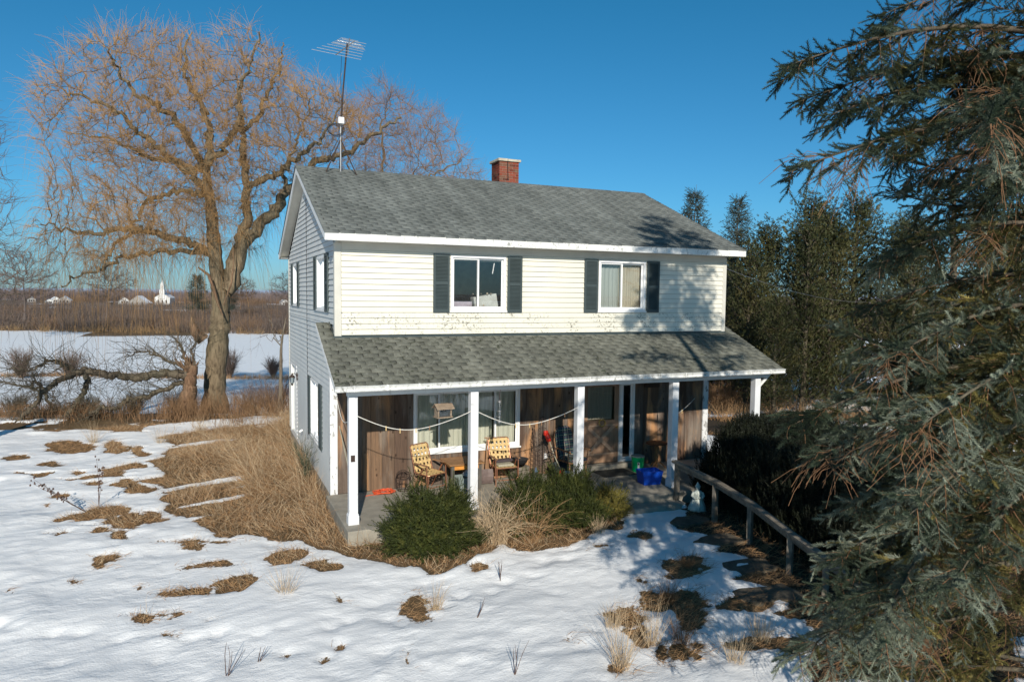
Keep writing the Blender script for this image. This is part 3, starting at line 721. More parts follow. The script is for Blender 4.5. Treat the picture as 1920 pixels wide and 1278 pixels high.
# lower wood wall of vertical boards
DO = (6.04, 7.05, .12, 2.14); SG = (7.08, 7.5, .12, 2.14)
mb = MB(); wall_panel(mb, (0, REC+.03, 0), (1, 0, 0), (0, -1, 0), .12, WID-.13, 0, 2.6, [LW, DO, SG], .12); mb.build('porch_wall', M['dark'], house)
mb = MB(); x = .12
while x < WID-.14:
    wd = random.choice((.14, .19, .24, .24, .28)); x2 = min(x+wd, WID-.13); t = random.uniform(0, .008)
    segs = [(0.0, 2.55)]
    for o in (LW, DO, SG):
        if x < o[1] and x2 > o[0]:
            segs = [(0, o[2]-.02), (o[3], 2.55)]
            if x < o[0]-.02 : x2 = o[0]; segs = [(0, 2.55)]
            elif x < o[1] < x2 : x2 = max(o[1], x+.05)
    for a, b in segs:
        if b-a > .03: mb.box((x+.004, REC-.004-t, a+.005), (x2-.004, REC+.028, b))
    x = x2
mb.build('wood_board_cladding', M['barn'], house, rnd=True)
# blocks used by windows
def pleats(name, mat, x0, x1, z0, z1, y, parent, amp=.025, wl=.09, axis='x', gather=None, seed=0, side=1):
    rg = np.random.default_rng(seed); n = int((x1-x0)/.012)+2; m = 10
    X = np.linspace(x0, x1, n); ph = 2*PI*(X-x0)/wl + np.cumsum(rg.normal(0, .10, n)); Z = np.linspace(z0, z1, m)
    V = []; 
    for j, z in enumerate(Z):
        t = (z-z0)/(z1-z0)
        for i, xx in enumerate(X):
            dy = amp*math.sin(ph[i]+.4*math.sin(3*t))*(1-.5*t)
            V.append((xx, y+dy, z) if axis == 'x' else (y+dy, xx, z))
    F = [(j*n+i, j*n+i+1, (j+1)*n+i+1, (j+1)*n+i) for j in range(m-1) for i in range(n-1)]
    return npmesh(name, V, np.array(F), mat, parent, smooth=True)

def window(rect, org, ax, nrm, parent, splits=(.5,), fr=.05, gm=None, prot=.03, sill=True, name='window'):
    """sliding window: outer frame, sashes, panes"""
    u0, u1, z0, z1 = rect; org = Vector(org); ax = Vector(ax); nrm = Vector(nrm)
    Mx = Matrix(((ax.x, nrm.x, 0, org.x), (ax.y, nrm.y, 0, org.y), (0, 0, 1, org.z), (0, 0, 0, 1)))
    mb = MB(); b = lambda a, c: mb.box(a, c, M=Mx)
    b((u0, -.09, z0), (u0+fr, prot, z1)); b((u1-fr, -.09, z0), (u1, prot, z1)); b((u0+fr, -.09, z1-fr), (u1-fr, prot, z1)); b((u0+fr, -.09, z0), (u1-fr, prot, z0+fr))
    if sill: b((u0-.03, -.0, z0-.035), (u1+.03, prot+.02, z0-.002))
    f = mb.build(name, M['vinyl'], parent, bevel=.003)
    us = [u0+fr] + [u0+(u1-u0)*s for s in splits] + [u1-fr]
    for i, (a, c) in enumerate(zip(us[:-1], us[1:])):
        off = -.035 if i % 2 == 0 else -.065; s = .035
        a2 = a-(.018 if i else 0); c2 = c+(.018 if i < len(us)-2 else 0)
        mb = MB(); b = lambda p, q: mb.box(p, q, M=Mx)
        b((a2, off, z0+fr), (a2+s, off+.026, z1-fr)); b((c2-s, off, z0+fr), (c2, off+.026, z1-fr)); b((a2+s, off, z1-fr-s), (c2-s, off+.026, z1-fr)); b((a2+s, off, z0+fr), (c2-s, off+.026, z0+fr+s))
        mb.build('sash', M['vinyl'], f)
        mb = MB(); mb.add([Mx @ Vector(q) for q in ((a2+s, off+.012, z0+fr+s), (c2-s, off+.012, z0+fr+s), (c2-s, off+.012, z1-fr-s), (a2+s, off+.012, z1-fr-s))], [(0, 1, 2, 3)])
        mb.build('pane', gm or M['glass'], f)
    return f

def shutter(u0, u1, z0, z1, org, ax, nrm, parent, t=.035):
    org = Vector(org); ax = Vector(ax); nrm = Vector(nrm)
    Mx = Matrix(((ax.x, nrm.x, 0, org.x), (ax.y, nrm.y, 0, org.y), (0, 0, 1, org.z), (0, 0, 0, 1)))
    mb = MB(); b = lambda a, c: mb.box(a, c, M=Mx); s = .045; zm = (z0+z1)/2
    o_ = .022
    b((u0, o_, z0), (u0+s, o_+t, z1)); b((u1-s, o_, z0), (u1, o_+t, z1))
    for z in (z0, zm-.03, z1-.06): b((u0+s, o_, z), (u1-s, o_+t-.002, z+.06))
    b((u0+s, o_, z0+.06), (u1-s, o_+.006, z1-.06))
    for za, zb in ((z0+.06, zm-.03), (zm+.03, z1-.06)):
        n = int((zb-za)/.028)
        for i in range(n):
            z = za+(i+.5)*(zb-za)/n
            vs = [Mx @ Vector(q) for q in ((u0+s, o_+.006, z+.014), (u1-s, o_+.006, z+.014), (u1-s, o_+t-.006, z-.010), (u0+s, o_+t-.006, z-.010), (u0+s, o_+.006, z+.006), (u1-s, o_+.006, z+.006), (u1-s, o_+t-.006, z-.016), (u0+s, o_+t-.006, z-.016))]
            mb.add(vs, [(0,3,2,1),(4,5,6,7),(3,7,6,2),(0,4,7,3),(1,2,6,5)])
    return mb.build('shutter', M['shutter'], parent)

FRO = ((0, 0, 0), (1, 0, 0), (0, -1, 0)); SID = ((0, 0, 0), (0, 1, 0), (-1, 0, 0))
w1 = window(FW[0], *FRO, house); w1['label'] = 'uncurtained upper window with boxes piled inside'
w2 = window(FW[1], *FRO, house); w2['label'] = 'upper window with curtains drawn'
for a, b in ((2.02, 2.38), (3.72, 4.07), (5.65, 6.01), (7.37, 7.72)): shutter(a, b, 3.875, 5.105, *FRO, house)
for r in SW[:2]: window(r, *SID, house)
window(SW[2], *SID, house)
for a, b, c, d in ((5.74, 6.1, 3.87, 5.08), (7.18, 7.5, 3.87, 5.08), (.72, 1.14, 3.85, 5.09), (2.45, 2.8, 3.85, 5.09), (1.72, 2.12, .7, 2.18), (3.63, 3.95, .7, 2.18)): shutter(a, b, c, d, *SID, house)
mb = MB(); mb.box((.055, 6.55, .1), (.075, 7.9, 2.12)); mb.box((-.03, 6.5, .06), (.0, 6.57, 2.16)); mb.box((-.03, 7.88, .06), (.0, 7.95, 2.16)); mb.box((-.03, 6.57, 2.1), (0, 7.88, 2.16)); mb.build('side_door', M['vinyl'], house)
pleats('curtain', M['grey'], 2.2, 3.55, .78, 2.1, .16, house, axis='y', seed=4); pleats('curtain', M['lace'], 1.25, 2.36, 3.95, 5.0, .16, house, axis='y', seed=5); pleats('curtain', M['lace'], 6.2, 7.1, 3.95, 5.0, .16, house, axis='y', seed=6)
# window one: blind headrail, dangling wand, clutter on the sill
mb = MB(); mb.box((2.47, .13, 4.97), (3.63, .18, 5.04)); mb.build('blind', M['lace'], w1)
mb = MB(); mb.bar((3.47, .14, 4.95), (3.43, .14, 4.72), .018); mb.build('blind_wand', M['vinyl'], w1)
mb = MB(); mb.box((3.05, .2, 3.93), (3.6, .42, 4.24), M=Matrix.Rotation(R_(0), 4, 'X') @ Matrix.Translation((3.3, 0, 4)) @ Matrix.Rotation(R_(-10), 4, 'Y') @ Matrix.Translation((-3.3, 0, -4)))
mb.build('storage_box', mat_simple('grey_box', (.45, .48, .45), .6), w1, bevel=.01)
mb = MB(); mb.box((2.5, .2, 3.88), (2.98, .5, 4.10)); mb.build('storage_box', mat_simple('lilac_plastic', (.36, .33, .38), .5), w1, bevel=.01)
mb = MB()
for i in range(12):
    a = random.uniform(2.9, 3.5); z = random.uniform(3.97, 4.02) if i < 8 else random.uniform(4.26, 4.29); s = random.uniform(.012, .028)
    mb.lathe([(s*.5, -s), (s, -s*.2), (s*.7, s*.7), (.002, s)], 7, (a, .18, z))
mb.build('clutter', mat_simple('clutter', (.35, .3, .22), .6, .6, 30), w1)
# window two: curtains
pleats('curtain', M['grey'], 6.1, 6.72, 3.95, 5.04, .17, w2, .018, .11, seed=11)
pleats('curtain', M['lace'], 6.68, 7.3, 3.95, 5.04, .15, w2, .012, .06, seed=12)
# porch picture window: three lights
lw = window(LW, (0, REC, 0), (1, 0, 0), (0, -1, 0), house, splits=(.235, .765), fr=.06); lw['label'] = 'wide three-light window with green curtains on the porch wall'
for i, (a, b) in enumerate(((1.82, 2.36), (2.42, 3.05), (3.05, 3.7), (3.76, 4.28))):
    pleats('curtain', M['sheer'], a, b, .78, 2.08, REC+.17+.02*(i % 2), lw, .017, .12, seed=20+i)
# front door
mb = MB(); mb.box((DO[0]-.06, REC-.03, .12), (DO[0]-.0, REC+.03, 2.2)); mb.box((DO[1], REC-.03, .12), (SG[0], REC+.03, 2.2)); mb.build('door_trim', M['white'], house)
dm = MB(); y = REC+.0
dm.box((6.045, y, .13), (6.16, y+.045, 2.12)); dm.box((6.93, y, .13), (7.045, y+.045, 2.12)); dm.box((6.16, y, .13), (6.93, y+.045, .36)); dm.box((6.16, y, 1.05), (6.93, y+.045, 1.19)); dm.box((6.16, y, 2.02), (6.93, y+.045, 2.12))
dm.box((6.16, y+.02, .36), (6.93, y+.04, 1.05)); dr = dm.build('front_door', M['door'], house, bevel=.004)
mb = MB(); mb.bar((6.18, y+.008, .38), (6.91, y+.008, 1.03), .022, .085, up=(0, 0, 1)); mb.bar((6.18, y+.010, 1.03), (6.91, y+.010, .38), .022, .085, up=(0, 0, 1)); mb.box((6.16, y-.01, .33), (6.93, y+.001, .37)); mb.box((6.16, y-.01, 1.04), (6.93, y+.001, 1.08))
mb.build('crossbuck', mat_wood('crossbuck_wood', (.36, .24, .165), (.46, .32, .22), (8, 8, 8)), dr, bevel=.004)
mb = MB(); mb.add([(6.16, y+.022, 1.19), (6.93, y+.022, 1.19), (6.93, y+.022, 2.02), (6.16, y+.022, 2.02)], [(0, 1, 2, 3)]); mb.build('pane', M['glass'], dr)
pleats('curtain', M['lace'], 6.17, 6.92, 1.2, 2.02, REC+.1, dr, .012, .08, seed=31)
mb = MB(); mb.lathe([(.0, 0), (.028, 0), (.03, .03), (.018, .05), (0, .052)], 12, M=Matrix.Translation((6.99, y, 1.0)) @ Matrix.Rotation(R_(90), 4, 'X')); mb.build('door_knob', mat_simple('brass', (.5, .35, .12), .3, .1, 3, .5, .9), dr, smooth=True)
window(SG, (0, REC, 0), (1, 0, 0), (0, -1, 0), house, splits=(), fr=.07, gm=M['dglass'], name='sidelight', sill=False)
mb = MB(); mb.box((4.98, REC-.022, .36), (5.06, REC-.012, .49)); mb.build('outlet_cover', M['vinyl'], house, bevel=.003)

# chimney
ch = MB(); cx0, cx1, cy0, cy1, cz0, cz1 = 5.27, 5.87, 4.28, 4.88, 7.15, 8.02
ch.box((cx0+.006, cy0+.006, cz0), (cx1-.006, cy1-.006, cz1)); chim = ch.build('chimney', M['mortar'], house)
mb = MB(); bh = .067; z = cz0; row = 0
while z < cz1-.03:
    for face in range(4):
        L = .6; u = -.10*(row % 2)-.0
        while u < L-.001:
            a = max(u, 0)+.004; b = min(u+.2, L)-.004; u += .2
            if b-a < .02: continue
            p = random.uniform(0, .003)
            if face == 0: mb.box((cx0+a, cy0-p, z+.004), (cx0+b, cy0+.02, z+bh-.005))
            elif face == 1: mb.box((cx0-p, cy0+.021+a*.93, z+.004), (cx0+.02, cy0+.021+b*.93, z+bh-.005))
            elif face == 2: mb.box((cx1-.02, cy0+.021+a*.93, z+.004), (cx1+p, cy0+.021+b*.93, z+bh-.005))
            else: mb.box((cx0+a, cy1-.02, z+.004), (cx0+b, cy1+p, z+bh-.005))
    z += bh+.0; row += 1
mb.build('bricks', M['brick'], chim, rnd=True)
mb = MB(); mb.box((cx0-.05, cy0-.05, cz1), (cx0+.24, cy1+.05, cz1+.075)); mb.box((cx0+.25, cy0-.05, cz1), (cx1+.05, cy1+.05, cz1+.07)); mb.build('chimney_cap', M['cap'], chim, bevel=.012)
mb = MB(); mb.box((cx0+.12, cy0+.15, cz1+.07), (cx1-.12, cy1-.15, cz1+.105)); mb.build('flue', M['iron'], chim)
mb = MB(); mb.bar((cx0+.265, cy0-.006, cz0+.35), (cx0+.245, cy0-.006, cz1), .022, .006, up=(0,1,0)); mb.build('crack', M['dark'], chim)
mb = MB(); mb.box((cx0-.03, cy0-.035, 7.2), (cx1+.03, cy1+.03, 7.375)); mb.build('chimney_flashing', M['metal'], chim)

# wall lantern by the side door
ln = MB(); ln.box((-.05, 6.28, 1.78), (-.02, 6.38, 1.98)); ln.tube([(-.05, 6.33, 1.9), (-.1, 6.33, 1.97), (-.16, 6.33, 1.95)], .012, 6); lant = ln.build('wall_lantern', M['iron'], house)
mb = MB(); mb.lathe([(.03, 0), (.055, .03), (.075, .17), (.08, .175)], 6, (-.17, 6.33, 1.68)); mb.build('lantern_glass', M['dglass'], lant)
mb = MB(); mb.lathe([(.09, .175), (.06, .22), (.02, .26), (.012, .3), (.001, .31)], 6, (-.17, 6.33, 1.68)); mb.lathe([(.01, -.06), (.03, -.03), (.034, .0)], 6, (-.17, 6.33, 1.68)); mb.build('lantern_cap', M['iron'], lant)
# cable down the gable
pts = [(-.028, DEP/2+.02-.004*i, 7.1-i*.33) for i in range(21)]
mb = MB(); mb.tube(pts, .007, 5); mb.build('cable', M['black'], house)
mb = MB(); mb.tube([(-.03, 5.2, .55), (-.12, 5.2, .5)], .03, 8); mb.build('vent_pipe', M['vinyl'], house)
# clothesline hooks
for hx in (3.16, 4.45, 1.94):
    mb = MB(); mb.tube([(hx, -1.0, 2.53), (hx, -1.0, 2.47), (hx+.03, -1.0, 2.44), (hx, -1.0, 2.41), (hx-.02, -1.0, 2.43)], .006, 5); mb.build('hook', M['iron'], house)
# ------------------------------------------------------------------ plant building
def catmull(pts, per=6):
    P = np.array(pts, float); Q = np.vstack([2*P[0]-P[1], P, 2*P[-1]-P[-2]]); out = []
    for i in range(1, len(Q)-2):
        for t in np.linspace(0, 1, per, endpoint=False):
            a, b, c, d = Q[i-1], Q[i], Q[i+1], Q[i+2]
            out.append(.5*((2*b)+(-a+c)*t+(2*a-5*b+4*c-d)*t*t+(-a+3*b-3*c+d)*t**3))
    out.append(P[-1]); return np.array(out)

def colonize(nodes, parents, attr_pts, step, infl, kill, iters, rg, grav=0.0, maxn=9000):
    nodes = list(map(np.array, nodes)); parents = list(parents)
    A = np.array(attr_pts); N = np.array(nodes)
    near = np.zeros(len(A), int); nd = np.full(len(A), 1e9)
    def upd(i0):
        nonlocal near, nd
        Nn = np.array(nodes[i0:])
        for s in range(0, len(Nn), 400):
            D = np.linalg.norm(A[:, None]-Nn[None, s:s+400], axis=2); j = D.argmin(1); dm = D[np.arange(len(A)), j]
            b = dm < nd; nd[b] = dm[b]; near[b] = j[b]+s+i0
    upd(0)
    for it in range(iters):
        m = (nd < infl) & (nd > kill)
        if not m.any() or len(nodes) > maxn: break
        i0 = len(nodes)
        for k in np.unique(near[m]):
            q = m & (near == k); d = (A[q]-nodes[k]); d = norm(d).sum(0)/q.sum() + rg.normal(0, .22, 3); d[2] += grav
            L = np.linalg.norm(d)
            if L < .05: continue
            nodes.append(nodes[k]+d/L*step); parents.append(k)
        upd(i0)
        keep = nd > kill; A = A[keep]; near = near[keep]; nd = nd[keep]
        if len(A) == 0: break
    return np.array(nodes), np.array(parents)

def paths_mesh(N, par, rad, sides=4, skip=0, m=8):
    """tree graph -> tubes along main paths"""
    n = len(N); ch = [[] for _ in range(n)]
    for i in range(n):
        if par[i] >= 0: ch[par[i]].append(i)
    P = []; Rr = []
    starts = [i for i in range(n) if par[i] < 0]; st = list(starts)
    while st:
        s = st.pop(); path = [s] if par[s] < 0 else [par[s], s]
        c = s
        while ch[c]:
            cs = sorted(ch[c], key=lambda q: -rad[q]); st += cs[1:]; c = cs[0]; path.append(c)
        if len(path) < 2: continue
        pts = N[path]; rr = rad[path].copy()
        if par[s] >= 0: rr[0] = rr[1]
        for a in range(0, len(path)-1, m-1):
            seg = pts[a:a+m]; r_ = rr[a:a+m]
            if len(seg) < 2: continue
            t = np.linspace(0, len(seg)-1, m); i0 = np.minimum(t.astype(int), len(seg)-2); f = (t-i0)[:, None]
            P.append(seg[i0]*(1-f)+seg[i0+1]*f); Rr.append(r_[i0]*(1-f[:, 0])+r_[i0+1]*f[:, 0])
    return tubes(np.array(P), np.array(Rr), sides)

def pipe_radii(N, par, tip, k=2.3, fixed=None):
    n = len(N); acc = np.zeros(n); kids = np.zeros(n, int)
    rad = np.zeros(n)
    for i in range(n-1, -1, -1):
        r = max(acc[i], tip**k)
        if fixed is not None and i < len(fixed): rad[i] = max(fixed[i], 0)
        else: rad[i] = r**(1/k)
        if par[i] >= 0: acc[par[i]] += r
    return rad

def strands(starts, dirs, lens, r, m=5, curl=.25, grav=None, sides=3, rg=rng, droop=0.0):
    """thin twigs: start, direction, then bends by gravity (droop) and noise"""
    k = len(starts); P = np.zeros((k, m, 3)); P[:, 0] = starts; d = norm(np.array(dirs, float)); s = (np.array(lens)/(m-1))[:, None]
    dr = np.broadcast_to(np.asarray(droop, float), (k,))
    for i in range(1, m):
        P[:, i] = P[:, i-1] + d*s
        d = d + rg.normal(0, curl, (k, 3)); d[:, 2] -= dr; d = norm(d)
    Rr = np.linspace(1, .35, m)[None]*np.broadcast_to(np.asarray(r, float), (k,))[:, None]
    return tubes(P, Rr, sides)

bark_willow = mat_bark('willow_bark', (.085, .062, .040), (.235, .18, .115), 3, .3)
bark_grey = mat_bark('grey_bark', (.10, .08, .06), (.22, .18, .14), 4, .4)
bark_dark = mat_bark('dark_bark', (.055, .045, .035), (.15, .12, .085), 4, .4)
twig_gold = mat_simple('golden_twigs', (.42, .245, .10), .7, .25, .5)
twig_rust = mat_simple('rusty_twigs', (.36, .20, .095), .7, .25, .5)
twig_grey = mat_simple('grey_twigs', (.17, .12, .095), .8, .25, .5)
split_wood = mat_bark('splintered_wood', (.09, .05, .032), (.27, .165, .10), 6, .15)

WB = np.array([-2.05, 16.93, -.54]); WL = [([(-0.05,0.0,-0.9),(-0.01,0.0,0.87),(0.17,0.0,2.52),(0.24,0.0,3.83),(0.15,0.0,4.7),(0.01,0.0,6.32),(-0.08,0.0,7.61),(-0.22,0.0,8.67),(-0.21,0.0,9.52)],0.63,0.327),([(0.17,0.0,2.52),(0.44,0.21,4.38),(0.76,0.43,5.81),(1.02,0.64,6.93),(1.04,0.86,8.38),(0.84,1.07,10.17),(0.67,1.29,11.54),(0.49,1.5,12.8)],0.44,0.153),([(-0.29,-0.0,8.24),(-0.87,-0.33,9.03),(-1.76,-0.67,9.79),(-2.41,-1.0,10.43),(-3.03,-1.33,11.05),(-3.95,-1.67,11.45),(-4.74,-2.0,11.75)],0.24,0.065),([(-0.38,0.0,9.1),(-1.96,0.62,9.62),(-3.6,1.25,10.05),(-5.29,1.88,10.72),(-7.62,2.5,11.17)],0.17,0.054),([(-0.16,0.0,9.31),(-0.12,0.2,10.63),(-0.51,0.4,11.73),(-1.23,0.6,12.85),(-1.41,0.8,13.98),(-1.16,1.0,14.91)],0.22,0.065),([(-0.32,-0.0,9.31),(-0.93,-0.6,10.64),(-1.46,-1.2,11.31),(-2.16,-1.8,11.73),(-2.41,-2.4,12.42),(-2.44,-3.0,12.89)],0.2,0.065),([(-0.1,-0.0,9.42),(0.77,-0.4,10.09),(1.36,-0.8,11.03),(1.63,-1.2,12.05),(2.2,-1.6,12.83),(2.65,-2.0,13.87)],0.2,0.065),([(1.2,0.0,10.6),(1.84,0.5,11.47),(2.01,1.0,12.68),(2.3,1.5,13.81),(2.26,2.0,14.86)],0.15,0.065),([(0.52,0.0,4.27),(1.34,0.5,6.59),(2.18,1.0,7.75),(2.82,1.5,8.72),(3.59,2.0,9.83),(4.86,2.5,10.39),(5.93,3.0,11.32),(7.04,3.5,12.15)],0.39,0.109),([(1.39,-0.0,8.48),(2.63,-0.3,8.97),(3.58,-0.6,9.56),(4.4,-0.9,10.02),(5.0,-1.2,10.57),(5.7,-1.5,11.51)],0.2,0.065),([(-0.11,-0.0,5.78),(-0.91,-0.36,6.18),(-1.8,-0.71,6.45),(-2.35,-1.07,6.62),(-2.99,-1.43,6.58),(-3.71,-1.79,6.34),(-4.6,-2.14,6.5),(-5.36,-2.5,6.66)],0.24,0.065),([(-0.22,-0.0,5.89),(-1.77,-0.8,5.82),(-2.61,-1.6,5.56),(-3.09,-2.4,5.11),(-3.5,-3.2,4.79),(-3.68,-4.0,4.39)],0.15,0.054),([(-2.91,-0.0,6.72),(-3.45,-1.0,6.0),(-3.31,-2.0,5.23),(-2.65,-3.0,4.61)],0.11,0.044),([(-0.4,0.0,8.14),(-1.19,0.33,8.34),(-2.45,0.67,8.15),(-3.29,1.0,7.91),(-3.82,1.33,7.16),(-4.93,1.67,6.84),(-6.6,2.0,7.54)],0.17,0.065),([(3.06,0.0,8.28),(2.77,0.25,9.18),(3.14,0.5,10.09),(3.4,0.75,11.01),(3.89,1.0,12.7)],0.13,0.054),]
WP = [(-6.45,11.36),(-6.1,12.41),(-4.35,13.99),(-3.06,14.52),(-0.72,14.72),(0.54,14.15),(2.04,14.89),(3.1,14.39),(3.52,13.46),(4.37,12.95),(5.43,12.75),(6.5,11.93),(6.92,10.46),(5.21,9.81),(4.12,8.52),(2.6,7.44),(1.94,5.71),(0.85,5.27),(-2.2,4.91),(-5.47,4.54),(-7.14,6.68),(-5.79,8.41),(-6.4,9.67)]
def local(pts, base): 
    q = np.array(pts, float); return base[None] + np.concatenate([q[:, :1]*RV + q[:, 1:2]*FV, np.zeros((len(q), 1))], 1) + np.array([[0, 0, 1]])*(q[:, 2:]-base[2])

def build_bare_tree(name, label, base, limbs, env, depth_r, nattr, step, tip, bark, twig, cat_, seed, trunk_extra=None, twiglen=(.5, 1.2), twn=3, weep=False, infl=2.6, kill=.45, mask=None, grav=0, tr=.006, group=None):
    rg = np.random.default_rng(seed)
    root = empty(name, tuple(base), label=label, cat=cat_, group=group)
    nodes = []; par = []; rad = []; big = MB()
    for li, (pts, r0, r1) in enumerate(limbs):
        W = catmull(local(pts, base)-base, 7)
        if li: W[1:-1] += rg.normal(0, .06, (len(W)-2, 3))
        rr = np.linspace(r0*(.72 if li else .76), r1*.4, len(W))*(1-.25*(np.linspace(0, 1, len(W)) > 2))
        if li == 0: rr[:4] *= np.array([1.45, 1.22, 1.1, 1.04])
        big.tube(W, list(rr*(1+.06*rg.normal(size=len(W)))), 14 if li < 2 or r0 > .3 else 8)
        skip = 6 if li == 0 else 2
        prev = -1
        for i, p in enumerate(W):
            if i >= skip: nodes.append(p); par.append(prev); rad.append(rr[i]*.5); prev = len(nodes)-1
    tk = big.build('trunk', bark, root, smooth=True)
    # attractors inside the silhouette, thick in depth
    env = np.array(env); lo = env.min(0); hi = env.max(0); cu = env[:, 0].mean(); A = []
    while len(A) < nattr:
        u = rg.uniform(lo[0], hi[0], 4000); z = rg.uniform(lo[1], hi[1], 4000)
        dd = poly_dist(u, z, env); ok = dd > (.62 if weep else 0)
        if mask is not None: ok &= mask(u, z, rg)
        u, z, dd = u[ok], z[ok], dd[ok]
        w = rg.uniform(-1, 1, len(u))*depth_r*np.sqrt(np.clip(dd/2.2, .08, 1))
        A += list(zip(u, w, z))
    A = local(np.array(A[:nattr]), base)-base
    N, Pr = colonize(nodes, par, A, step, infl, kill, 60, rg, grav)
    rd = pipe_radii(N, Pr, tip, 2.2); rd[:len(rad)] = np.array(rad)*.6
    rd = np.minimum(rd*.85, .075)
    V, F = paths_mesh(N, Pr, rd, 4)
    npmesh('branch', V, F, bark, root, smooth=True)
    # twigs
    new = np.arange(len(nodes), len(N)); d0 = norm(N[new]-N[Pr[new]])
    idx = np.repeat(np.arange(len(new)), twn); P0 = N[new][idx] + rg.normal(0, .02, (len(idx), 3)); D = d0[idx] + rg.normal(0, .55, (len(idx), 3))
    parts = []
    z = P0[:, 2]; out = norm(P0-np.array([0, 0, 4.]))
    if weep:
        D = D*.7 + out*.35 + np.array([0, 0, .55])*(sstep(7.5, 11, z))[:, None]
        L = rg.uniform(*twiglen, len(P0)); dr = np.where(z < 8, .40, .10)+rg.uniform(0, .15, len(P0))
        parts.append(strands(P0, D, L, tr, 6, .14, droop=dr, rg=rg))
        # long hanging whips from the lower and outer branches
        q = (N[new][:, 2] < 9.2) & (rg.random(len(new)) < .6)
        q2 = (N[new][:, 2] >= 9.2) & (rg.random(len(new)) < .10)
        S0 = np.repeat(N[new][q | q2], 2, 0); k = len(S0)
        parts.append(strands(S0, rg.normal(0, .35, (k, 3))+np.array([0, 0, -.25]), rg.uniform(.9, 3.6, k)*np.where(S0[:, 2] > 7.5, .75, 1), tr*.8, 9, .06, droop=.5, rg=rg))
        lw = (N[new][:, 2] < 6.8); S0 = N[new][lw]; S0 = np.repeat(S0[rg.random(len(S0)) < .5], 2, 0); k = len(S0)
        parts.append(strands(S0, rg.normal(0, .3, (k, 3))+np.array([0, 0, -.3]), rg.uniform(2.5, 5.6, k), tr*1.0, 10, .05, droop=.5, rg=rg))
    else:
        D = D*.8+out*.25+np.array([0, 0, .15]); parts.append(strands(P0, D, rg.uniform(*twiglen, len(P0)), tr, 5, .18, rg=rg))
        j = rg.integers(0, len(P0), len(P0)); parts.append(strands(P0[j]+norm(D[j])*.25, D[j]+rg.normal(0, .6, (len(j), 3)), rg.uniform(.2, .6, len(j)), tr*.8, 4, .2, rg=rg))
    V, F = cat(parts); npmesh('twigs', V, F, twig, root)
    return root

willow = build_bare_tree('willow_tree', 'huge bare willow with golden twigs and a forked trunk left of the house', WB, WL, WP, 4.6, 5200, .30, .0085, bark_willow, twig_gold, 'tree', 4, weep=True, twn=7, twiglen=(.3, 1.1), tr=.0058,
    mask=lambda u, z, r: (z > 7.4) | (r.random(len(u)) < .45))
# broken stub and hanging dead branch on the trunk
def W_(u, w_, z): return tuple(local([(u, w_, z)], WB)[0]-WB)
mb = MB(); mb.tube([W_(-.25, -.5, 2.3), W_(-.5, -.62, 2.6), W_(-.62, -.65, 2.95), W_(-.66, -.66, 3.25)], [.26, .2, .12, .015], 7); mb.build('broken_stub', split_wood, willow)
mb = MB(); mb.tube([W_(-.3, -.75, 5.2), W_(.15, -.85, 4.9), W_(.35, -.85, 4.3), W_(.5, -.8, 3.7), W_(.65, -.75, 3.3)], [.035, .06, .06, .05, .02], 6); mb.tube([W_(.65, -.7, 3.7), W_(.95, -.6, 4.6), W_(1.0, -.5, 5.3), W_(.95, -.4, 6.2)], [.03, .035, .03, .012], 5); mb.build('dead_branch', split_wood, willow)

# second tree behind the roof, finer and rustier
TB = np.array([5.6, 21.5, -.7])
def uzl(a, b, w=0): return (a, w, b)
build_bare_tree('bare_tree', 'bare rust twigged tree rising behind the roof beside the antenna', TB,
    [([(0, 0, -.2), (.1, 0, 3), (-.1, .1, 6.5), (0, 0, 9)], .28, .14), ([(0, 0, 6.5), (1.2, -.4, 8.6), (2.8, -.8, 10), (4.4, -1, 10.8)], .13, .05), ([(0, 0, 6.5), (1.6, .6, 7.6), (3.6, 1.2, 8.6), (5.2, 1.5, 9)], .12, .05),
     ([(0, 0, 8.5), (.3, .4, 10.5), (.2, .6, 12.6), (.6, .8, 14)], .12, .04), ([(0, 0, 8), (-1, -.5, 10), (-1.6, -1, 12)], .1, .04), ([(0, 0, 7.5), (1.4, .9, 9.6), (2.2, 1.6, 12)], .1, .04)],
    [(-2.4, 9), (-2.2, 12.6), (-.6, 14.2), (.4, 14.9), (1.2, 14.2), (2.6, 13.7), (3.8, 12.9), (4.3, 11.6), (5.6, 9.9), (6.0, 8.7), (4.6, 7.2), (1, 7.4), (-1.6, 8)], 3.4, 2300, .30, .0075, bark_willow, twig_rust, 'tree', 9, twn=5, tr=.0052, twiglen=(.5, 1.2))
# tree whose branches enter from the left edge
LB = np.array([-9.3, 9.9, -.5])
build_bare_tree('bare_tree', 'dark bare tree reaching in from the left edge of the view', LB,
    [([(0, 0, -.1), (.05, 0, 3), (-.1, 0, 6), (0, .2, 8.5), (0, .2, 11)], .26, .05), ([(0, 0, 4.5), (.7, -.2, 5.2), (1.5, -.4, 5.5)], .09, .03), ([(0, 0, 6), (.7, .2, 6.9), (1.3, .3, 7.7)], .08, .03), ([(0, 0, 7.2), (.6, 0, 8.2), (1.1, 0, 9)], .07, .025), ([(0, 0, 3.4), (.8, .2, 3.9), (1.7, .3, 4.1)], .06, .02)],
    [(-2, 3.2), (2.4, 3.3), (2.6, 4.4), (2.3, 6.2), (2.2, 7.6), (1.8, 9.0), (.8, 10.5), (-.4, 11), (-2.4, 9)], 1.8, 900, .25, .008, bark_dark, twig_grey, 'tree', 12, twn=3, tr=.0065, infl=1.8, kill=.35, twiglen=(.25, .6))

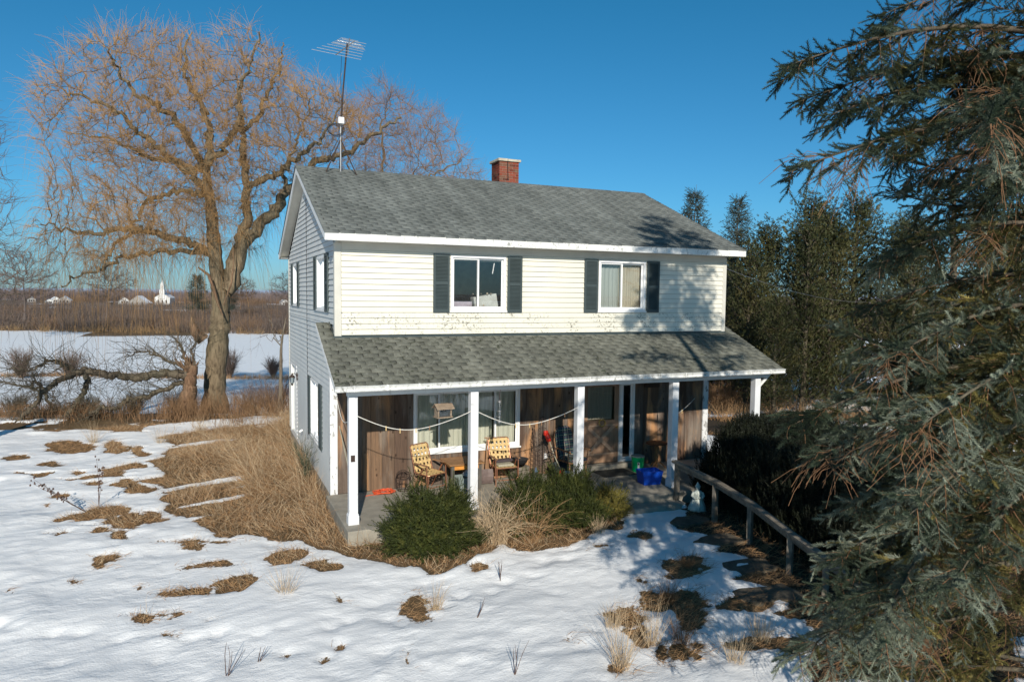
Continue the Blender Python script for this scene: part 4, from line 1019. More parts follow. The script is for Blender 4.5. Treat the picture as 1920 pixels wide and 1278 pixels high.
# fallen, split trunk and its limbs
FB = np.array([-3.03, 15.29, -.75]); FL = [([(-0.08,0.0,-0.59),(-0.01,0.0,0.19),(0.1,0.0,0.78),(0.21,0.0,1.42)],0.305,0.163),([(-0.25,-0.0,1.09),(-0.72,-0.21,1.11),(-1.25,-0.42,1.07),(-1.65,-0.62,0.96),(-2.16,-0.83,1.1),(-2.65,-1.04,1.18),(-3.26,-1.25,1.32),(-3.57,-1.46,1.16),(-3.92,-1.67,0.93),(-4.28,-1.88,0.66),(-4.57,-2.08,0.14),(-4.86,-2.29,-0.24),(-5.07,-2.5,-0.62)],0.183,0.061),([(-3.96,-0.0,1.05),(-3.51,-0.67,0.63),(-3.43,-1.33,0.22),(-3.45,-2.0,-0.22)],0.102,0.081),([(-0.32,-0.0,0.71),(-0.8,-0.33,0.49),(-1.26,-0.67,0.34),(-1.84,-1.0,0.19),(-2.09,-1.33,-0.07),(-2.45,-1.67,-0.02),(-2.74,-2.0,-0.33)],0.112,0.061),([(-4.47,-0.0,1.17),(-4.66,-0.2,1.38),(-5.1,-0.4,1.59),(-5.28,-0.6,1.42),(-5.59,-0.8,1.25),(-6.13,-1.0,1.32)],0.061,0.031),([(-5.52,0.0,0.39),(-6.29,0.0,0.51),(-7.25,0.0,0.69)],0.061,0.031),([(-5.52,-0.0,0.32),(-5.02,-0.5,-0.11),(-4.08,-1.0,-0.33)],0.061,0.041),([(-0.11,0.0,1.35),(-0.93,0.25,1.58),(-1.51,0.5,1.81),(-2.16,0.75,1.88),(-2.89,1.0,1.68)],0.061,0.02),([(0.02,0.0,1.48),(-0.46,0.5,1.95),(-0.95,1.0,2.37)],0.081,0.031),([(0.21,0.0,1.36),(-0.07,0.5,1.96),(-0.09,1.0,2.38)],0.061,0.02),([(-5.52,0.0,0.39),(-5.9,0.0,0.71),(-6.03,0.0,0.51),(-5.72,0.0,0.26)],0.051,0.031),([(-5.99,0.0,-0.2),(-6.9,0.0,-0.41),(-7.3,0.0,-0.87)],0.051,0.024),]
root = empty('fallen_willow', tuple(FB), label='split willow trunk with long broken limbs lying across the yard edge', cat='fallen tree')
rg = np.random.default_rng(5); mbt = MB(); mbl = MB(); segs = []
for i, (pts, r0, r1) in enumerate(FL):
    if i in (1, 3): pts = [(pts[0][0]+.42, 0, pts[0][2]-.06)]+list(pts)
    W = catmull(local(pts, FB)-FB, 6); W[1:-1] += rg.normal(0, .035, (len(W)-2, 3)); rr = np.linspace(r0*(1.15 if i == 0 else 1), r1, len(W))*(1+(.03 if i == 0 else .09)*rg.normal(size=len(W)))
    (mbt if i == 0 else mbl).tube(W, list(np.maximum(rr, .008)), 10 if r0 > .12 else 6)
    if i: segs.append((W, r0))
mbt.build('broken_trunk', split_wood, root, smooth=True); mbl.build('limb', bark_dark, root, smooth=True)
mb = MB()
for i in range(26):
    a = rg.uniform(0, 2*PI); p = np.array([.12*math.cos(a), .12*math.sin(a), 0])+local([(.05, 0, 1.2)], FB)[0]-FB; q = p+np.array([rg.normal(0, .25)-.12, rg.normal(0, .15), rg.uniform(.2, .75)])
    mb.tube([p, (p+q)/2+rg.normal(0, .03, 3), q], [.05, .035, .004], 4)
mb.build('splinters', split_wood, root)
P0 = []; D = []
for W, r0 in segs:
    for i in range(2, len(W)):
        for _ in range(3):
            P0.append(W[i]); d = W[min(i+1, len(W)-1)]-W[i-1]; D.append(d/np.linalg.norm(d)+rg.normal(0, .7, 3)+np.array([0, 0, .15]))
P0 = np.array(P0); D = np.array(D)
V1 = strands(P0, D, rg.uniform(.5, 1.6, len(P0)), .011, 7, .22, rg=rg, sides=4)
j = rg.integers(0, len(P0), 900); V2 = strands(P0[j]+norm(D[j])*rg.uniform(.1, .9, (900, 1)), D[j]+rg.normal(0, .7, (900, 3)), rg.uniform(.3, 1.0, 900), .006, 5, .25, rg=rg)
V, F = cat([V1, V2]); npmesh('twigs', V, F, bark_dark, root)

# thin trunk just behind the rear corner of the house
TB2 = np.array([.16, 13.3, -.35])
build_bare_tree('sapling', 'thin bare tree close behind the rear corner of the house', TB2, [([(0, 0, -.1), (.02, 0, 1.5), (.06, 0, 2.4), (.2, .1, 3.3)], .11, .05), ([(.05, 0, 2.2), (-.3, 0, 2.9), (-.55, 0, 3.8)], .03, .012), ([(.05, 0, 2.6), (-.4, .1, 2.5), (-.9, .2, 2.8)], .025, .01)],
    [(-1.0, 2), (-.8, 3.6), (0, 4.2), (.8, 4), (.5, 3), (.1, 2.2)], .8, 70, .22, .006, bark_grey, twig_grey, 'tree', 19, twn=2, tr=.004, infl=1.2, kill=.3, twiglen=(.3, .7))

# ------------------------------------------------------------------ bare shrubs
def bare_shrub(name, label, loc, h, r, n, mat, seed, cat_='shrub', group=None, tr=.006, scale=1):
    rg = np.random.default_rng(seed); a = rg.uniform(0, 2*PI, n); 
    P0 = np.stack([np.cos(a), np.sin(a), 0*a], 1)*rg.uniform(0, .12, (n, 1))*r
    D = np.stack([np.cos(a)*rg.uniform(.1, .9, n)*r/h, np.sin(a)*rg.uniform(.1, .9, n)*r/h, np.ones(n)], 1)
    L = rg.uniform(.6, 1.0, n)*h; k = n; m = 7
    P = np.zeros((k, m, 3)); P[:, 0] = P0; d = norm(D); 
    for i in range(1, m): P[:, i] = P[:, i-1]+d*(L/(m-1))[:, None]; d = norm(d+rg.normal(0, .14, (k, 3)))
    A = tubes(P, np.linspace(tr*1.5, tr*.5, m)[None].repeat(k, 0), 3)
    j = rg.integers(0, k, k*8); s = rg.integers(1, m-1, k*8); S0 = P[j, s]; D2 = norm(P[j, s]-P[j, s-1])+rg.normal(0, .6, (len(j), 3))
    B = strands(S0, D2, rg.uniform(.12, .38, len(j))*h, tr*.6, 4, .2, rg=rg)
    V, F = cat([A, B]); o = npmesh(name, V, F, mat, None, loc=loc); return tag(o, label, cat_, group)
for i, (x, y, h, r, lb) in enumerate(((-14.93, 47.71, 2.4, 1.5, 'rounded grey bare shrub at the left edge of the snowy field'), (-11.85, 47.46, 2.3, 1.7, 'dense twiggy bare shrub in the snowy field beyond the fallen limb'),
        (-.77, 43.74, 2.5, 1.2, 'bare shrub in the field just right of the willow trunk'), (2.49, 44.5, 1.7, 1.0, 'small bare shrub in the field close to the house corner'))):
    bare_shrub('field_shrub', lb, (x, y, gh(x, y)), h, r, 110, twig_grey, 40+i, group='bare shrubs in the snowy field', tr=.012)
def at_dl(d, l): p = C2+RV*l+FV*d; return float(p[0]), float(p[1])
for i, (d, l, h, lb) in enumerate(((27.6, -10.5, 1.0, 'dark bare bush at the far left of the yard edge'), (27.2, -8.9, .9, 'low dark bush among the fallen limbs'), (28, -10.8+3.7, 1.1, 'tangled bush beneath the broken limb'), (27.5, -11.4+7.0, 1.3, 'bare bush beside the broken trunk'), (28.5, -9.6, 1.6, 'leggy bare bush right of the willow trunk'), (27.4, -8.9, 1.7, 'bare bush close to the house rear corner'))):
    ll = (-19.5, -16.5, -15.0, -13.0, -10.5, -9.2)[i]*1.0
    x, y = at_dl(d, ll*1.0); bare_shrub('bare_bush', lb, (x, y, gh(x, y)-.05), h, h*.9, 120, bark_dark if i < 4 else twig_grey, 60+i, group='bare bushes along the yard edge')

# ------------------------------------------------------------------ conifer foliage
def needle_shoot(n=30, L=.12, nl=.022, wd=.0045, seed=0, flat=False, spread=.9):
    rg = np.random.default_rng(seed); V = []; F = []
    for i in range(n):
        t = (i+.5)/n; y = L*t; a = i*2.399 if not flat else (0 if i % 2 else PI)+rg.normal(0, .5)
        th = spread*(1-.35*t)*rg.uniform(.8, 1.15); l = nl*rg.uniform(.8, 1.2)*(1-.3*t)
        d = np.array([math.cos(a)*math.sin(th), math.cos(th), math.sin(a)*math.sin(th)]); s = np.cross(d, (0, 1, 0)); s /= np.linalg.norm(s)+1e-9
        b = np.array([0, y, 0]); k = len(V); w_ = wd/2
        V += [b-s*w_, b+s*w_, b+d*l]; F.append((k, k+1, k+2))
    k = len(V); V += [np.array([-.003, 0, 0]), np.array([.003, 0, 0]), np.array([0, L, .001])]; F.append((k, k+1, k+2))
    return np.array(V), np.array(F)
SH_FINE = needle_shoot(46, .115, .030, .0072, 1, spread=1.15); SH_MED = needle_shoot(24, .16, .042, .012, 2); SH_COARSE = needle_shoot(10, .30, .075, .026, 3)

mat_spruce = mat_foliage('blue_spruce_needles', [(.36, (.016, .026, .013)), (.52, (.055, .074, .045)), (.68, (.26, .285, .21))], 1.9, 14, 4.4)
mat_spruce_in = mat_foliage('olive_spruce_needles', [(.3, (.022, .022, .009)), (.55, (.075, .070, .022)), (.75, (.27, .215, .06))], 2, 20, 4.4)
mat_deadtwig = mat_simple('dead_spruce_twigs', (.20, .105, .052), .8, .4, 3)
mat_fspruce = mat_foliage('far_spruce_needles', [(.3, (.03, .04, .028)), (.6, (.06, .078, .062)), (.8, (.085, .105, .09))], 1.0, 8)
mat_cedar = mat_foliage('bronzed_cedar', [(.28, (.020, .027, .011)), (.5, (.056, .062, .022)), (.72, (.125, .10, .034))], .9, 9)
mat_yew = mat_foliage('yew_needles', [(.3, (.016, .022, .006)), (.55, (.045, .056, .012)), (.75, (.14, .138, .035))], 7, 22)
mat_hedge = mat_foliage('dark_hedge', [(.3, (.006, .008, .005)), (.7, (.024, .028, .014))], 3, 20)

def spruce(name, label, loc, H, R, seed, shoot, group=None, feat=(), sec_step=.15, ter_step=.075, zmax_full=99, mats=None, whorl=.5, nb=6, sz=1.0, p=.62, trunk_r=.2, inner=.32, z0=.3, az_keep=None, dead=1.0):
    rg = np.random.default_rng(seed); root = empty(name, loc, label=label, cat='tree', group=group)
    mb = MB(); k = 10
    mb.tube([(math.sin(i*1.3)*.04, math.cos(i*1.7)*.04, -.3+(H+.3)*i/k) for i in range(k+1)], [trunk_r*(1-.96*i/k) for i in range(k+1)], 9); mb.build('trunk', bark_dark, root, smooth=True)
    brs = []
    z = z0
    while z < H-.25:
        L = R*(1-z/H)**p
        for b in range(nb):
            a = rg.uniform(0, 2*PI); brs.append((z+rg.uniform(-.2, .2), a, max(.15, L*rg.uniform(.7, 1.08)), None))
        z += whorl*rg.uniform(.8, 1.2)*(1 if z < H*.7 else .7)
    for tip in feat: 
        t = np.array(tip)-np.array(loc); a = math.atan2(t[1], t[0]); L = math.hypot(t[0], t[1]); brs.append((t[2]+.10*L+.15, a, L, t[2]))
    PB = []; RB = []; SP = []; SR = []; pos = []; fwd = []; scl = []; typ = []; DP = []
    for z, a, L, tz in brs:
        if tz is None and az_keep is not None and not az_keep(a, z, L, rg): continue
        h = np.array([math.cos(a), math.sin(a), 0]); m = 9; t = np.linspace(0, 1, m); drop = rg.uniform(.10, .26)*L*(1.15-z/H)
        bend = rg.normal(0, .05)*L; sd = np.array([-h[1], h[0], 0])
        zz = z + (.12*L*t - drop*1.6*t**1.6 + .20*L*t**4) if tz is None else z + (tz-z)*t**1.2 + .10*L*np.sin(t*PI)*.7
        C = h[None]*(L*t)[:, None] + sd[None]*(bend*np.sin(t*PI))[:, None]; C[:, 2] = zz
        PB.append(C); RB.append(np.linspace(.008+.009*L, .004, m))
        ns = int(L/sec_step)+3; ts = np.linspace(.16, .985, ns)+rg.normal(0, .01, ns); ts = np.clip(ts, .05, .99)
        sidei = np.where(np.arange(ns) % 2, 1, -1); f = ts*(m-1); i0 = np.minimum(f.astype(int), m-2); S0 = C[i0]+(C[i0+1]-C[i0])*(f-i0)[:, None]; T = norm(C[i0+1]-C[i0])
        l2 = (.29*L*(1-ts)**.8+.15*min(1, L))*rg.uniform(.6, 1.2, ns); l2 = np.minimum(l2, .46)+.06
        D = T*.75 + sd[None]*sidei[:, None]*rg.uniform(.5, 1.0, (ns, 1)) + np.array([0, 0, -1])*rg.uniform(-.1, .45, (ns, 1))+rg.normal(0, .2, (ns, 3)); hang = rg.random(ns) < (.38 if z > 4 else .20); D[hang] = T[hang]*.35+np.array([0, 0, -1.])+rg.normal(0, .25, (hang.sum(), 3)); l2[hang] *= .75; D = norm(D)
        mm = 5; Q = np.zeros((ns, mm, 3)); Q[:, 0] = S0; d = D.copy()
        for i in range(1, mm): Q[:, i] = Q[:, i-1]+d*(l2/(mm-1))[:, None]; d = norm(d+np.array([0, 0, -.10])+rg.normal(0, .13, (ns, 3)))
        SP.append(Q); SR.append(np.linspace(.0055, .002, mm)[None].repeat(ns, 0))
        # tip shoots of the main axis
        nt_ = max(4, int(L*.72/ter_step*1.5)); tt = np.linspace(.28, 1, nt_); f = tt*(m-1); i0 = np.minimum(f.astype(int), m-2); Pp = C[i0]+(C[i0+1]-C[i0])*(f-i0)[:, None]
        pos.append(Pp); fwd.append(norm(C[i0+1]-C[i0])*1.0+np.array([0, 0, .45])+rg.normal(0, .42, (nt_, 3))); scl.append(rg.uniform(.8, 1.2, nt_)); typ.append(rg.random(nt_)*.3+.0*tt)
        for j in range(ns):
            n3 = max(2, int(l2[j]/ter_step)*2); u = np.linspace(.12, 1, n3); f = u*(mm-1); i0 = np.minimum(f.astype(int), mm-2); Pp = Q[j, i0]+(Q[j, i0+1]-Q[j, i0])*(f-i0)[:, None]; T2 = norm(Q[j, i0+1]-Q[j, i0]); s2 = np.cross(T2, (0, 0, 1)); s2 = norm(s2)*np.where(np.arange(n3) % 2, 1, -1)[:, None]
            frac = ts[j]*.75+u*.35                     # how far out in the crown
            keep = rg.random(n3) < sstep(inner-.12, inner+.12, frac)*(.25+.9*float(vnoise(C[0, 2]*2+ts[j]*L*2.2, a*3+z, seed) > .27))
            fd = norm(T2*.9+s2*.85*(1-.6*(u > .93))[:, None]+rg.normal(0, .28, (n3, 3))+np.array([0, 0, -.08]))
            pos.append(Pp[keep]); fwd.append(fd[keep]); scl.append(rg.uniform(.65, 1.15, keep.sum())); typ.append(1-frac[keep]+rg.normal(0, .12, keep.sum()))
            nk = ~keep & (rg.random(n3) < dead)
            if nk.any(): DP.append(np.stack([Pp[nk], Pp[nk]+fd[nk]*rg.uniform(.06, .2, (nk.sum(), 1)), Pp[nk]+fd[nk]*rg.uniform(.15, .3, (nk.sum(), 1))+np.array([0, 0, -.05])], 1))
    V, F = tubes(np.array(PB), np.array(RB), 6); npmesh('branch', V, F, bark_dark, root, smooth=True)
    SPa = np.concatenate(SP); V, F = tubes(SPa, np.concatenate(SR), 3)
    if DP and dead > 0:
        Dp = np.concatenate(DP); V2, F2 = tubes(Dp, np.full(Dp.shape[:2], .0022), 3); V, F = cat([(V, F), (V2, F2)])
    npmesh('twigs', V, F, mat_deadtwig, root)
    pos = np.concatenate(pos); fwd = np.concatenate(fwd); scl = np.concatenate(scl)*sz; typ = np.concatenate(typ)
    ms = mats or (mat_spruce, mat_spruce_in)
    inn = typ > .36
    for q, mt, nm in ((~inn, ms[0], 'needles'), (inn, ms[1], 'inner_needles')):
        if q.any(): V, F = scatter(shoot[0], shoot[1], pos[q], fwd[q], scl[q]); npmesh(nm, V, F, mt, root)
    return root, len(pos)

tips = [(1.88,-9.96,6.11),(2.49,-9.9,5.82),(2.03,-9.91,5.3),(3.26,-9.68,5.71),(2.62,-9.41,6.06),(2.15,-9.86,3.16),(2.08,-10.26,2.94),(2.92,-9.86,2.36),(2.72,-9.89,1.92),(2.32,-10.26,1.75),(2.01,-10.12,1.27),(3.75,-9.2,7.05),(2.79,-10.13,4.54),(3.74,-9.24,4.16),(2.51,-10.45,3.76),(1.93,-11.07,3.28),(2.02,-11.11,2.76),(1.8,-11.67,5.3),(2.04,-11.55,5.03),(2.32,-11.24,2.27),(2.07,-10.91,1.79)]
_, ns_ = spruce('spruce_tree', 'large blue spruce with drooping branches at the right edge, nearest the camera', (5.25, -10.4, gh(5.25, -10.4)), 13.2, 2.5, 101, SH_FINE, feat=tips+[(5.25+r_*math.cos(a_), -10.4+r_*math.sin(a_), z_) for z_, a_, r_ in [(8.2+.22*i, 2.4*i, 1.75-.06*i) for i in range(15)]], sec_step=.085, ter_step=.052, whorl=.62, nb=5, sz=1.16, p=.48, inner=.22, az_keep=lambda a, z, L, r: not (4.3 < z < 8.6 and r.random() < .5))  # tips past the list: unseen upper branches added to thicken the wall shadow
print('SHOOTS', ns_)
spruce('spruce_tree', 'tall spruce standing behind the nearest one, above the hedge', (12.5, -6.0, -.3), 15.5, 2.9, 102, SH_MED, sec_step=.16, ter_step=.10, whorl=.7, nb=5, sz=1.15)
spruce('spruce_tree', 'spruce deeper in the right hand group, dark lower branches', (16.6, -1.2, -.3), 9.5, 2.3, 103, SH_MED, sec_step=.2, ter_step=.12, whorl=.6, nb=5, sz=1.35)
FS = [(20.34, 14.95, 10.0, 2.2, 'spruce tip showing above the right end of the roof'), (20.27, 11.71, 9.1, 1.9, 'narrow grey spruce just right of the eave end')]
for i, (x, y, h, r, lb) in enumerate(FS):
    spruce('far_spruce', lb, (x, y, -.5), h+.4, r, 110+i, SH_COARSE, sec_step=.28, ter_step=.17, whorl=.45, nb=9, sz=1.25, mats=(mat_fspruce, mat_fspruce), group='spruces behind the house', inner=.05, dead=0, trunk_r=.13, p=.75)

# ragged cedars: sprays of scale leaves on ascending limbs
def cedar_proto(H, R, seed, nl=120):
    rg = np.random.default_rng(seed); pos = []; fwd = []; PB = []
    for i in range(nl):
        z = H*rg.uniform(.06, .97)**.9; L = R*(1-(z/H)**2.2)**.7*rg.uniform(.45, 1.1)+.15; a = rg.uniform(0, 2*PI)
        h = np.array([math.cos(a), math.sin(a), 0]); t = np.linspace(0, 1, 5)[:, None]; C = h*L*t + np.array([0, 0, 1])*(z+L*(.75*t+.25*t*t)-L*.4) + rg.normal(0, .06, (5, 3)); PB.append(C)
        n = int(23+36*L); u = rg.uniform(.25, 1.05, n)[:, None]; Cb = C[0]+(C[-1]-C[0])*u; Cb += rg.normal(0, .17+.10*L, (n, 3))*np.array([1, 1, 1.2]); pos.append(Cb); fwd.append(h*.5+np.array([0, 0, .8])+rg.normal(0, .5, (n, 3)))
    V, F = tubes(np.array(PB), np.tile(np.linspace(.03, .008, 5), (nl, 1)), 4)
    mb = MB(); mb.tube([(0, 0, -.3), (.05, .05, H*.4), (-.03, 0, H*.95)], [.16, .10, .02], 8)
    n = len(mb.v); V = np.concatenate([V, np.array(mb.v)]); 
    Fq = np.concatenate([F, np.array([f for f in mb.f if len(f) == 4])+len(V)-n])
    return V, Fq, np.concatenate(pos), np.concatenate(fwd)
LEAF = (np.array([[-.02, 0, 0], [.02, 0, 0], [0, .12, .0], [-.05, .05, .02], [.05, .06, -.02], [-.035, .10, .0], [.04, .11, 0]])*1.0, np.array([[0, 1, 2], [0, 3, 5], [1, 4, 6], [3, 2, 5], [4, 6, 2]]))
def cedar(name, label, H, R, seed, mat, group):
    V, F, ps, fd = cedar_proto(H, R, seed); root = empty(name, (0, 0, 0), label=label, cat='tree', group=group)
    npmesh('trunk', V, F, bark_dark, root)
    LV, LF = scatter(LEAF[0], LEAF[1], ps, fd, rng.uniform(.65, 1.4, len(ps))); npmesh('crown', LV, LF, mat, root); return root
GC = 'ragged bronze cedars in the row right of the house'
cp = [cedar('cedar_tree', 'x', 9, 1.6, 201, mat_cedar, GC), cedar('cedar_tree', 'x', 8.5, 1.4, 202, mat_cedar, GC), cedar('cedar_tree', 'x', 9, 1.75, 203, mat_cedar, GC)]
CE = [(18.74, 9.11, .80, 'short bronze cedar directly right of the porch roof end'), (20.06, 9.6, .96, 'cedar with a rounded top, second in the row from the house'), (20.4, 7.6, .88, 'thin gappy cedar behind the porch corner'), (23.3, 10.3, 1.06, 'tallest cedar standing at the back of the row'), (21.8, 7.6, .98, 'dense bronze cedar in the middle of the row'),
      (24.0, 8.4, 1.02, 'cedar half hidden by the low spruce boughs'), (23.8, 5.4, .9, 'cedar seen through the spruce branches'), (27.5, 8.6, 1.0, 'cedar farther back behind the spruce'), (29.0, 6.2, .95, 'cedar glimpsed between the two right spruces'), (31.5, 6.0, 1.0, 'last cedar visible at the right edge'), (18.9, 12.2, .72, 'low cedar against the grey spruce'), (21.9, 13.8, .85, 'cedar filling the gap behind the eave end'), (17.9, 6.6, .55, 'small bushy cedar behind the hedge')]
for i, (x, y, s, lb) in enumerate(CE):
    o = cp[i] if i < 3 else copy_tree(cp[i % 3])
    o['label'] = lb; o.location = (x, y, gh(x, y)-.1); o.rotation_euler.z = i*1.7; o.scale = (s*1.02, s*1.02, s)

# ------------------------------------------------------------------ yews, hedge, grass clump
def bush(name, label, center, rx, ry, h, n, mat, seed, shoot, sz, upright=.6, cat_='shrub', shape=None, stems=60, group=None):
    rg = np.random.default_rng(seed); root = empty(name, center, label=label, cat=cat_, group=group)
    d = norm(rg.normal(size=(n, 3))); d[:, 2] = np.abs(d[:, 2])*1.05-.12; d = norm(d)
    lump = 1+.22*np.sin(d[:, 0]*6+seed)*np.cos(d[:, 1]*6+1)+.16*np.sin(d[:, 2]*11+d[:, 0]*9)+.10*rg.normal(size=n)
    rr = (rg.uniform(.35, 1, n)**.35)*lump
    P = d*rr[:, None]*np.array([rx, ry, h*.78]) + np.array([0, 0, h*.18]); P[:, 2] = np.maximum(P[:, 2], .03)
    fwd = d*np.array([1, 1, .6])*(1-upright)*1.4+np.array([0, 0, upright])+rg.normal(0, .45, (n, 3))
    V, F = scatter(shoot[0], shoot[1], P, fwd, rg.uniform(.7, 1.5, n)*sz); npmesh('foliage', V, F, mat, root)
    k = stems; a = rg.uniform(0, 2*PI, k); T = P[rg.integers(0, n, k)]; B0 = np.stack([np.cos(a)*.1, np.sin(a)*.1, 0*a], 1); t = np.linspace(0, 1, 5)[None, :, None]
    C = B0[:, None]*(1-t)+T[:, None]*t; C[:, :, 2] += np.sin(t[..., 0]*PI)*.06; V, F = tubes(C, np.tile(np.linspace(.012, .004, 5), (k, 1)), 4); npmesh('stem', V, F, bark_dark, root)
    return root
SH_YEW = needle_shoot(24, .17, .032, .010, 5, spread=1.1)
bush('yew_bush', 'spreading dark green yew in front of the left half of the porch', (1.2, -2.62, -.3), .74, .50, 1.02, 4600, mat_yew, 301, SH_YEW, 1.15, .45)
bush('yew_bush', 'clipped upright green yew in front of the third porch post', (4.02, -2.32, -.3), .66, .50, 1.02, 4600, mat_yew, 302, SH_YEW, 1.0, .75)
bush('yew_bush', 'small yew entwined with the tan grass clump', (3.15, -2.35, -.3), .50, .45, 1.02, 2400, mat_yew, 303, SH_YEW, 1.1, .6)
mat_ygreen = mat_foliage('yellow_green_shrub', [(.3, (.09, .085, .02)), (.6, (.2, .17, .04)), (.8, (.30, .22, .06))], 5, 30)
bush('low_shrub', 'yellow green shrub beside the mat at the porch edge', (5.15, -2.1, -.3), .34, .30, .58, 750, mat_ygreen, 304, needle_shoot(16, .17, .05, .010, 8, spread=.7), 1.0, .5)
# hedge
hp_ = [(7.75, -1.7), (7.5, -3.3), (7.2, -5.0), (6.95, -6.6), (8.2, -7.0), (10.2, -5), (11.2, -1.9), (9.9, -1.1), (8.8, -1.35)]
rg = np.random.default_rng(8); n = 26000
hx = rg.uniform(6.7, 11.5, n*4); hy = rg.uniform(-7.3, -.9, n*4); dd = poly_dist(hx, hy, hp_); q = dd > -.12; hx, hy, dd = hx[q][:n], hy[q][:n], dd[q][:n]
top = (1.30+.30*fbm(hx, hy, 1.1, 3, 91)+.10*np.sin(hx*3)) * sstep(-.15, .30, dd)**.45 * (1-.22*sstep(-5.2, -7, hy))
top += sstep(7.4, 9.5, hx)*.16
u = np.where(dd < .35, rg.uniform(.05, 1, len(hx)), rg.uniform(.75, 1, len(hx)))
root = empty('hedge', (8.6, -3.8, -.3), label='tall dark yew hedge in deep shade behind the wooden handrail', cat='hedge')
Pn = np.stack([hx-8.6, hy+3.8, top*u*1.0+.05], 1)
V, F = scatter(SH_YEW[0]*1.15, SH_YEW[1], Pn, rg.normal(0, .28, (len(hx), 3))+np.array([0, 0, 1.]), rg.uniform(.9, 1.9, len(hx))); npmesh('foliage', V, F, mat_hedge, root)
k = 500; j = rg.integers(0, len(hx), k); T = Pn[j]; B0 = T*np.array([.97, .97, 0]); t = np.linspace(0, 1, 4)[None, :, None]; V, F = tubes(B0[:, None]*(1-t)+T[:, None]*t, np.tile(np.linspace(.016, .006, 4), (k, 1)), 4); npmesh('stem', V, F, bark_dark, root)

# ------------------------------------------------------------------ dead grass
straw = mat_simple('straw', (.36, .215, .105), .8, .5, 3.5); straw_l = mat_simple('pale_straw', (.50, .375, .235), .8, .3, 3); straw_d = mat_simple('brown_straw', (.20, .115, .058), .85, .45, 3)
def blades(x, y, z, L, W, lean, leandir, m=5, curl=.15, rg=rng, droop=.25):
    k = len(x); P = np.zeros((k, m, 3)); P[:, 0] = np.stack([x, y, z], 1)
    d = np.stack([np.cos(leandir)*lean, np.sin(leandir)*lean, np.ones(k)], 1); d = norm(d); s = (L/(m-1))[:, None]
    for i in range(1, m):
        P[:, i] = P[:, i-1]+d*s; d = d+rg.normal(0, curl, (k, 3)); d[:, 2] -= droop; d = norm(d)
        P[:, i, 2] = np.maximum(P[:, i, 2], z+.01)
    Wd = np.linspace(1, .25, m)[None]*W[:, None]; return ribbons(P, Wd)
rg = np.random.default_rng(11)
def in_mask(n, x0, x1, y0, y1, thr=.05):
    x = rg.uniform(x0, x1, n); y = rg.uniform(y0, y1, n); b = bare(x, y)
    q = (b > thr) & ~((x > -.08) & (x < WID) & (y > -1.9) & (y < DEP)); return x[q], y[q], b[q]
x, y, b = in_mask(150000, -5.5, 6.0, -4.2, 13); q = (x < 6.0); x, y, b = x[q], y[q], b[q]
z = base_h(x, y); cl = fbm(x, y, .7, 3, 95); deep = sstep(.1, .9, b)
Ls = (.12+.48*deep*sstep(.35, .7, cl)+.25*sstep(-.7, -.1, x)*(y > 0))*rg.uniform(.5, 1.5, len(x))*np.where((y < -1.7) & (x > -.3), .75, 1)
ldir = 2.6+1.6*(fbm(x, y, 1.1, 2, 96)-.5)*6+rg.normal(0, 1.1, len(x))
sel = rg.random(len(x))
for nm, lo_, hi_, mt, lb in (('grass', 0, .5, straw, 'flattened tan dead grass beside the left wall of the house'), ('grass', .5, .72, straw_l, 'pale bleached grass blades mixed through the dead grass'), ('grass', .72, 1, straw_d, 'brown matted undergrowth of the dead grass')):
    q = (sel >= lo_) & (sel < hi_); k = q.sum()
    V, F = blades(x[q], y[q], z[q], Ls[q]*(1.7 if mt is straw_l else 1), np.full(k, .007 if mt is not straw_l else .005), rg.uniform(.3, 1.6, k), ldir[q], 5, .16, rg, .22 if mt is not straw_l else .12)
    tag(npmesh(nm, V, F, mt), lb, 'grass', kind='stuff')
# small patches all over the snow and the right side
x, y, b = in_mask(330000, -11, 13, -10, 13, -.10); b = b+0.0; q = (rg.random(len(x)) < np.where(b < 0, .25, 1)*np.where((x > 6.0), .5, np.where(poly_dist(x, y, GP) > -.02, 0, 1))); x, y = x[q], y[q]; k = len(x)
V, F = blades(x, y, base_h(x, y), rg.uniform(.05, .20, k)*np.where((x > 1.8) & (y < -3.5), 1.9, 1), np.full(k, .006), rg.uniform(.8, 3, k), rg.normal(-.9, 1.2, k), 4, .2, rg, .3); tag(npmesh('grass', V, F, straw), 'short dead grass showing through holes in the snow', 'grass', kind='stuff')
# bank weeds at the yard edge
k = 26000; l = rg.uniform(-24, 6, k); d = 26.2+rg.normal(0, .9, k)+(fbm(l, l*0, 4, 2, 97)-.5)*2; p = C2[None]+RV*l[:, None]+FV*d[:, None]; dens = fbm(p[:, 0], p[:, 1], 1.5, 3, 98); q = rg.random(k) < sstep(.3, .6, dens); p = p[q]; k = len(p)
V, F = blades(p[:, 0], p[:, 1], base_h(p[:, 0], p[:, 1]), rg.uniform(.3, 1.0, k)*(.6+.8*sstep(-20, -6, l[q])), np.full(k, .013), rg.uniform(0, .6, k), rg.uniform(0, 6.3, k), 5, .12, rg, .10); o = npmesh('weeds', V, F, straw_d); tag(o, 'brown weeds along the bank at the edge of the yard', 'weeds', kind='stuff')
# straw and brush on the ground right of the house
k = 9000; x = rg.uniform(15, 24, k); y = rg.uniform(2, 12, k); d = fbm(x, y, 2.2, 3, 99); q = d > .5; x, y = x[q], y[q]; k = len(x)
V, F = blades(x, y, base_h(x, y), rg.uniform(.2, .8, k), np.full(k, .016), rg.uniform(0, .8, k), rg.uniform(0, 6.3, k), 5, .15, rg, .12); tag(npmesh('weeds', V, F, straw), 'tan weeds under the cedars beyond the porch', 'weeds', kind='stuff')
